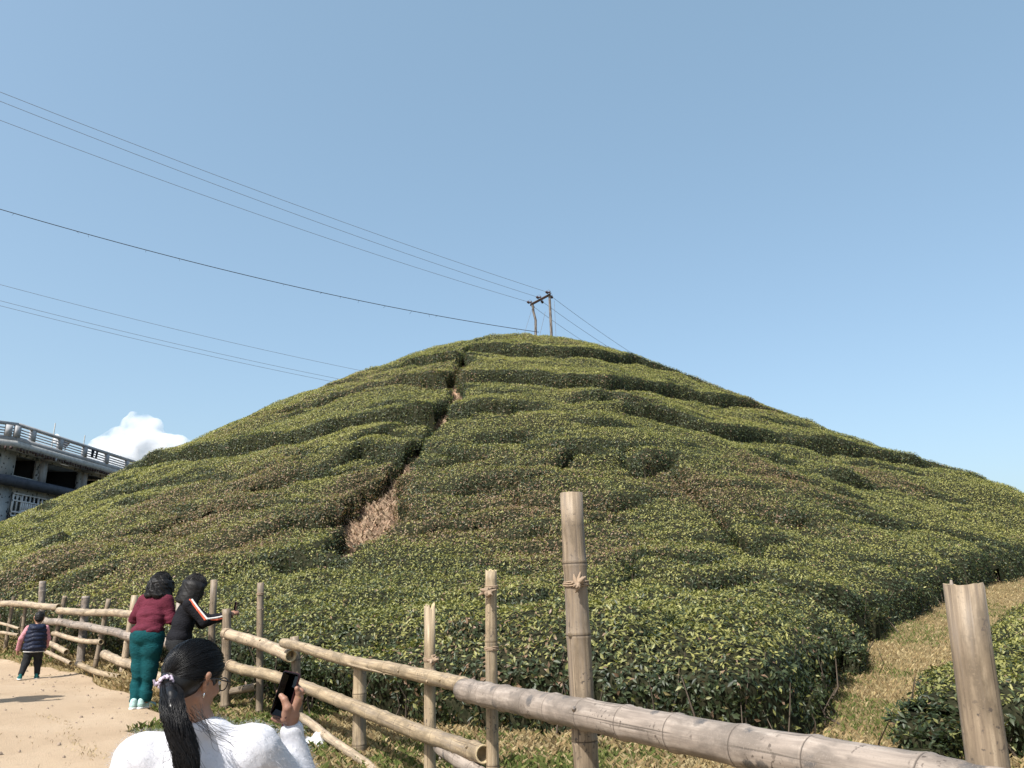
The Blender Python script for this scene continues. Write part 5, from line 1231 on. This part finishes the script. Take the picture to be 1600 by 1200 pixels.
cable(ends[0]+np.array([.3,.3,-.15]), at(1005,585,70), .35, .013, 'inner line falling from the poles behind the right skyline', group=GB)

# ------------------------------------------------------------------ building behind the left shoulder of the hill
M_stone = mat('stone_cladding', (.30,.31,.31), .85, .2); g = NG(M_stone); oc = g.objco()
vo = g.n('ShaderNodeTexVoronoi'); vo.inputs['Scale'].default_value = 5.5; g.l(oc, vo.inputs['Vector'])
sv = g.n('ShaderNodeSeparateColor'); g.l(vo.outputs['Color'], sv.inputs[0])
c = g.ramp(sv.outputs[0], [(.0,(.40,.41,.41)),(.62,(.47,.48,.47)),(.70,(.07,.075,.08)),(.8,(.07,.075,.08)),(.84,(.37,.39,.40)),(1,(.52,.53,.52))])
for e in [n for n in g.t.nodes if n.bl_idname == 'ShaderNodeValToRGB'][-1:]: e.color_ramp.interpolation = 'CONSTANT'
vd = g.n('ShaderNodeTexVoronoi'); vd.feature = 'DISTANCE_TO_EDGE'; vd.inputs['Scale'].default_value = 5.5; g.l(oc, vd.inputs['Vector'])
c = g.mix(g.gray(vd.outputs['Distance'], .03, .09), (.43,.435,.43), c); g.l(c, g.b.inputs['Base Color']); g.bump(vd.outputs['Distance'], .5, .03)
M_conc = dirty('raw_concrete', (.38,.38,.39), .7); M_slab = dirty('slab_cement', (.46,.45,.43), .6, 3.5)
M_band = dirty('dark_band', (.075,.085,.11), .6, 3); M_white = dirty('white_frame', (.72,.73,.75), .9, 1, .5)
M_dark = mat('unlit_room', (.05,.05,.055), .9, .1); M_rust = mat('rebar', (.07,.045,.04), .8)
M_glass = mat('window_glass', (.05,.06,.07), .08, .6)
B = thing('apartment_building', 'unfinished grey stone-clad building with railed roof terrace behind the hill', 'building', (-38, 55, 0))
bo = np.array([-38, 55, 0.0])
ZR, ZS = 10.75, 10.35            # roof slab top / bottom
outline = [(-40.5,42.5),(-36.2,44.6),(-32.1,49.1),(-31.7,66.5),(-47,66.5),(-47,42.5)]
def inset(P, d):
    P = np.array(P); n = len(P); out = []
    for i in range(n):
        a, b, c = P[i-1], P[i], P[(i+1) % n]
        n1 = np.array([-(b-a)[1], (b-a)[0]]); n1 /= np.linalg.norm(n1); n2 = np.array([-(c-b)[1], (c-b)[0]]); n2 /= np.linalg.norm(n2)
        m = n1+n2; m /= (m@m)/2; out.append(b+m*d)
    return np.array(out)
def prism(P, z0, z1):
    P = np.asarray(P); n = len(P); V = np.vstack([np.c_[P, np.full(n, z0)], np.c_[P, np.full(n, z1)]])-bo; mb = MB()
    mb.V.append(V); mb.n = 2*n
    mb.F4.append(np.array([(i, (i+1) % n, n+(i+1) % n, n+i) for i in range(n)]))
    for k in range(1, n-1): mb.F3.append(np.array([(0, k+1, k), (n, n+k, n+k+1)]))
    return mb
prism(outline, ZS, ZR).build('roof_slab', M_slab, B)
mbx = MB()
for i in range(5):
    a, b = np.array(outline[i]), np.array(outline[i+1])
    L = np.linalg.norm(b-a); d = (b-a)/L; nrm = np.array([d[1], -d[0]])
    for q in np.arange(.2, L, .33):
        p = a+d*q-nrm*.02; mbx.box(np.array([p[0], p[1], ZS-.07-.06*rng.random()])-bo, (.07+.1*rng.random(), .07+.1*rng.random(), .14+.1*rng.random()))
mbx.build('slab_edge_rebar', M_rust, B, kind='stuff')
wl = inset(outline, 1.15)
# wall segments with openings, storey by storey: (segment, z0, z1, [(t0,t1,za,zb)])
def wall(a, b, z0, z1, ops, name='wall', m=M_stone, th=.28):
    a, b = np.array(a), np.array(b); L = np.linalg.norm(b-a); d = (b-a)/L; rz = math.atan2(d[1], d[0]); nrm = np.array([d[1], -d[0]])
    mb = MB()
    def blk(t0, t1, za, zb):
        if t1-t0 < .01 or zb-za < .01: return
        c = a+d*(t0+t1)/2-nrm*th/2; mb.box(np.array([c[0], c[1], (za+zb)/2])-bo, (t1-t0, th, zb-za), rz)
    x = 0.0
    for t0, t1, za, zb in sorted(ops):
        blk(x, t0, z0, z1); blk(t0, t1, z0, za); blk(t0, t1, zb, z1); x = t1
    blk(x, L, z0, z1); mb.build(name, m, B); return d, rz, nrm
Z1b, Z1t = 8.05, 8.6
wA, wB, wC, wD = wl[1], wl[2], wl[3], wl[0]
Lm = np.linalg.norm(wC-wB)
def ty(px, x=-33.2): return (-x)*1190/(800-px)-wB[1]
wall(wB, wC, Z1t, ZS, [(ty(25), ty(60), 8.8, 10.12), (ty(75), ty(125), Z1t+.02, 10.15), (ty(137), ty(166), 8.8, 10.12)])
wall(wA, wB, Z1t, ZS, []); wall(wD, wA, Z1t, ZS, [])
wall(wA, wB, 0, Z1b, []); wall(wD, wA, 0, Z1b, [])
wall(wB, wC, 0, Z1b, [(ty(27), ty(80), 6.15, 7.65)])
prism(inset(outline, .45), Z1b, Z1t).build('floor_band', M_band, B)
for q in range(14):                                                       # rough underside lip of the band
    pass
prism(inset(outline, 1.6), 5.0, 5.15).build('floor_slab', M_conc, B)
# rooms behind the openings: back and cross walls
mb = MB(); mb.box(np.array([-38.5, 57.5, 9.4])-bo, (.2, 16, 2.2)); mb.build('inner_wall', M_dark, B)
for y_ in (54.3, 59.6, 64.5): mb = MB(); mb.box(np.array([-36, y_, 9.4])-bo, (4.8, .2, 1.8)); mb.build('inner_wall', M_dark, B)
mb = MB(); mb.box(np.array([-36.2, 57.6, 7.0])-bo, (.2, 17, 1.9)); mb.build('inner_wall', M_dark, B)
for px in (66, 131, 178):                                                 # piers along the upper gallery
    y = ty(px)+wB[1]; mb = MB(); mb.box(np.array([-33.05, y, (Z1t+ZS)/2])-bo, (.34, .45, ZS-Z1t-.005)); mb.build('pier', M_conc, B)
for px in (62, 128): 
    y = ty(px)+wB[1]; mb = MB(); mb.box(np.array([-32.5, y, ZS-.12])-bo, (1.0, .25, .23)); mb.build('beam', M_conc, B)
# white bay window on the lower storey
W = obj('window', None, None, B)
def fr(t0, t1, za, zb, nm='frame', m=M_white, dx=.05, th=.1):
    y0, y1 = ty(t0)+wB[1], ty(t1)+wB[1]; mb = MB(); mb.box(np.array([-33.15+dx, (y0+y1)/2, (za+zb)/2])-bo, (th, y1-y0, zb-za)); return mb.build(nm, m, W)
fr(27,80,6.13,7.67,'pane',M_glass,-.06,.02)
for t in (27, 41, 47.5, 54, 60.5, 67, 73, 79): fr(t, t+(1.6 if t in (27,41,67) else .9), 6.12, 7.66)
for z in (6.12, 6.38, 7.12, 7.58): fr(27, 80, z, z+.09, dx=.056)
for t in (34,): fr(t, t+.8, 6.2, 7.6, dx=.053)
for t0, t1 in ((42.5,47.4),(48.5,53.8),(55,60.3),(61.5,66.8)): fr(t0, t1, 6.22, 6.62, 'panel', M_white, .04); fr(t0+1.6, t1-1.6, 6.62, 7.12, 'panel', M_white, .04)
for c0 in (31, 37.5):                                                     # round-headed lights
    y0 = ty(c0-2.4)+wB[1]; y1 = ty(c0+2.6)+wB[1]; mb = MB(); a = np.linspace(0, np.pi, 10)
    mb.tube(np.stack([np.full(10, -33.1), (y0+y1)/2-np.cos(a)*(y1-y0)/2, 7.22+np.sin(a)*.3], -1)-bo, .035, 5); mb.build('arch', M_white, W)
mb = MB(); mb.box(np.array([-33.0, (ty(26)+ty(80))/2+wB[1], 6.05])-bo, (.5, ty(80)-ty(26), .1)); mb.build('sill', M_band, W)
# roof terrace railing
rl = inset(outline, .15); Rl = obj('railing', None, None, B)
def bar(a, b, z, hgt, th, nm):
    d = b-a; L = np.linalg.norm(d); c = (a+b)/2; mb = MB(); mb.box(np.array([c[0], c[1], z])-bo, (L, th, hgt), math.atan2(d[1], d[0])); return mb.build(nm, M_conc, Rl)
for i in range(3):
    a, b = rl[i], rl[i+1]; L = np.linalg.norm(b-a); d = (b-a)/L
    bar(a, b, ZR+1.09, .2, .22, 'coping'); bar(a, b, ZR+.15, .3, .16, 'upstand')
    for z in (.44, .62, .80): bar(a, b, ZR+z, .07, .08, 'rail')
    for q in ([0] if i else [])+list(np.arange(1.6 if i == 2 else 2.4, L, 3.1)):
        p = a+d*q; mb = MB(); mb.box(np.array([p[0], p[1], ZR+.63])-bo, (.4, .24, .72), math.atan2(d[1], d[0])); mb.build('railing_post', M_conc, Rl)
for px, z1, nm in ((73, 2.0, 'antenna'), (123, 1.9, 'antenna')):
    y = ty(px)+wB[1]; mb = MB(); mb.tube(np.array([[-33, y, ZR], [-33, y, ZR+z1+.3]])-bo, .035, 6); mb.build(nm, M_slab, B)
# solar heater on the roof, clothes drying on the rail
sp = thing('solar_heater', 'small dark solar panel with a white tank on the terrace roof', 'solar panel', (-34.0, ty(112)+wB[1], ZR), 0)
mb = MB(); mb.box((0, 0, 1.35), (.1, 1.1, .5), M=Matrix.Rotation(.6, 3, 'Y')); mb.build('panel', mat('solar_blue', (.012,.018,.05), .25, .5), sp)
mb = MB(); mb.tube([(0, -1.0, 1.25), (0, -1.0, 1.75)], [.26, .24], 12); mb.tube([(0, -1.0, 1.75), (0, -1.0, 1.9)], [.24, .08], 12); mb.build('tank', M_white, sp, True)
for q in (-.45, .45):
    mb = MB(); mb.tube([(-.1, q, 0), (-.1, q, 1.3)], .03, 5); mb.build('leg', M_iron, sp)
for q, (px, wd, label) in enumerate(((110, .5, 'dark cloth hanging on the roof railing, nearer of two'), (117, .35, 'dark cloth hanging on the roof railing, further of two'))):
    y = ty(px)+wB[1]; u = np.linspace(0, 1, 7); V = []; 
    for z in np.linspace(0, 1, 6): V += [(-31.62+.04*math.sin(k*9+z*3), y+(k-.5)*wd*(1-.15*z), ZR+.92-z*.6) for k in u]
    ii, jj = np.meshgrid(np.arange(5), np.arange(6), indexing='ij')
    me = mesh_np('cloth', V, np.stack([ii*7+jj, ii*7+jj+1, (ii+1)*7+jj+1, (ii+1)*7+jj], -1).reshape(-1, 4), True); o = obj('hanging_cloth', me, mat('dark_cloth', (.02,.022,.03), .9))
    md = o.modifiers.new('thick', 'SOLIDIFY'); md.thickness = .02; tag(o, label, 'cloth')

# ------------------------------------------------------------------ cloud beyond the building
cm = bpy.data.materials.new('cloud_vapour'); cm.use_nodes = True; t = cm.node_tree; t.nodes.clear()
ou = t.nodes.new('ShaderNodeOutputMaterial'); pv = t.nodes.new('ShaderNodeVolumePrincipled'); t.links.new(pv.outputs[0], ou.inputs['Volume'])
pv.inputs['Color'].default_value = (.93, .93, .94, 1); pv.inputs['Anisotropy'].default_value = .2
tc = t.nodes.new('ShaderNodeTexCoord'); nz = t.nodes.new('ShaderNodeTexNoise'); nz.inputs['Scale'].default_value = .012; nz.inputs['Detail'].default_value = 5
t.links.new(tc.outputs['Object'], nz.inputs['Vector'])
mr = t.nodes.new('ShaderNodeMapRange'); mr.inputs['From Min'].default_value = .38; mr.inputs['From Max'].default_value = .72; mr.inputs['To Max'].default_value = .06
t.links.new(nz.outputs['Fac'], mr.inputs['Value']); t.links.new(mr.outputs[0], pv.inputs['Density'])
YC = 3000.0; blobs = [(215,672,26),(195,688,30),(170,700,26),(240,690,26),(262,688,14),(278,690,10),(225,660,14),(210,655,12),(243,664,14),(225,710,45),(170,720,40),(275,715,40)]
cc = at(220,690,YC)
cme = sdf_mesh('cloud', [el(at(x, y, YC)-cc, np.array([r, r*1.1, r*.95])*2.3) for x, y, r in blobs], 14, 7.0, lambda Q: 10*n3(Q, .022, 7)+6*n3(Q, .05, 17)+3*n3(Q, .11, 27))
co_ = obj('cloud', cme, cm); co_.location = tuple(cc); co_['kind'] = 'structure'
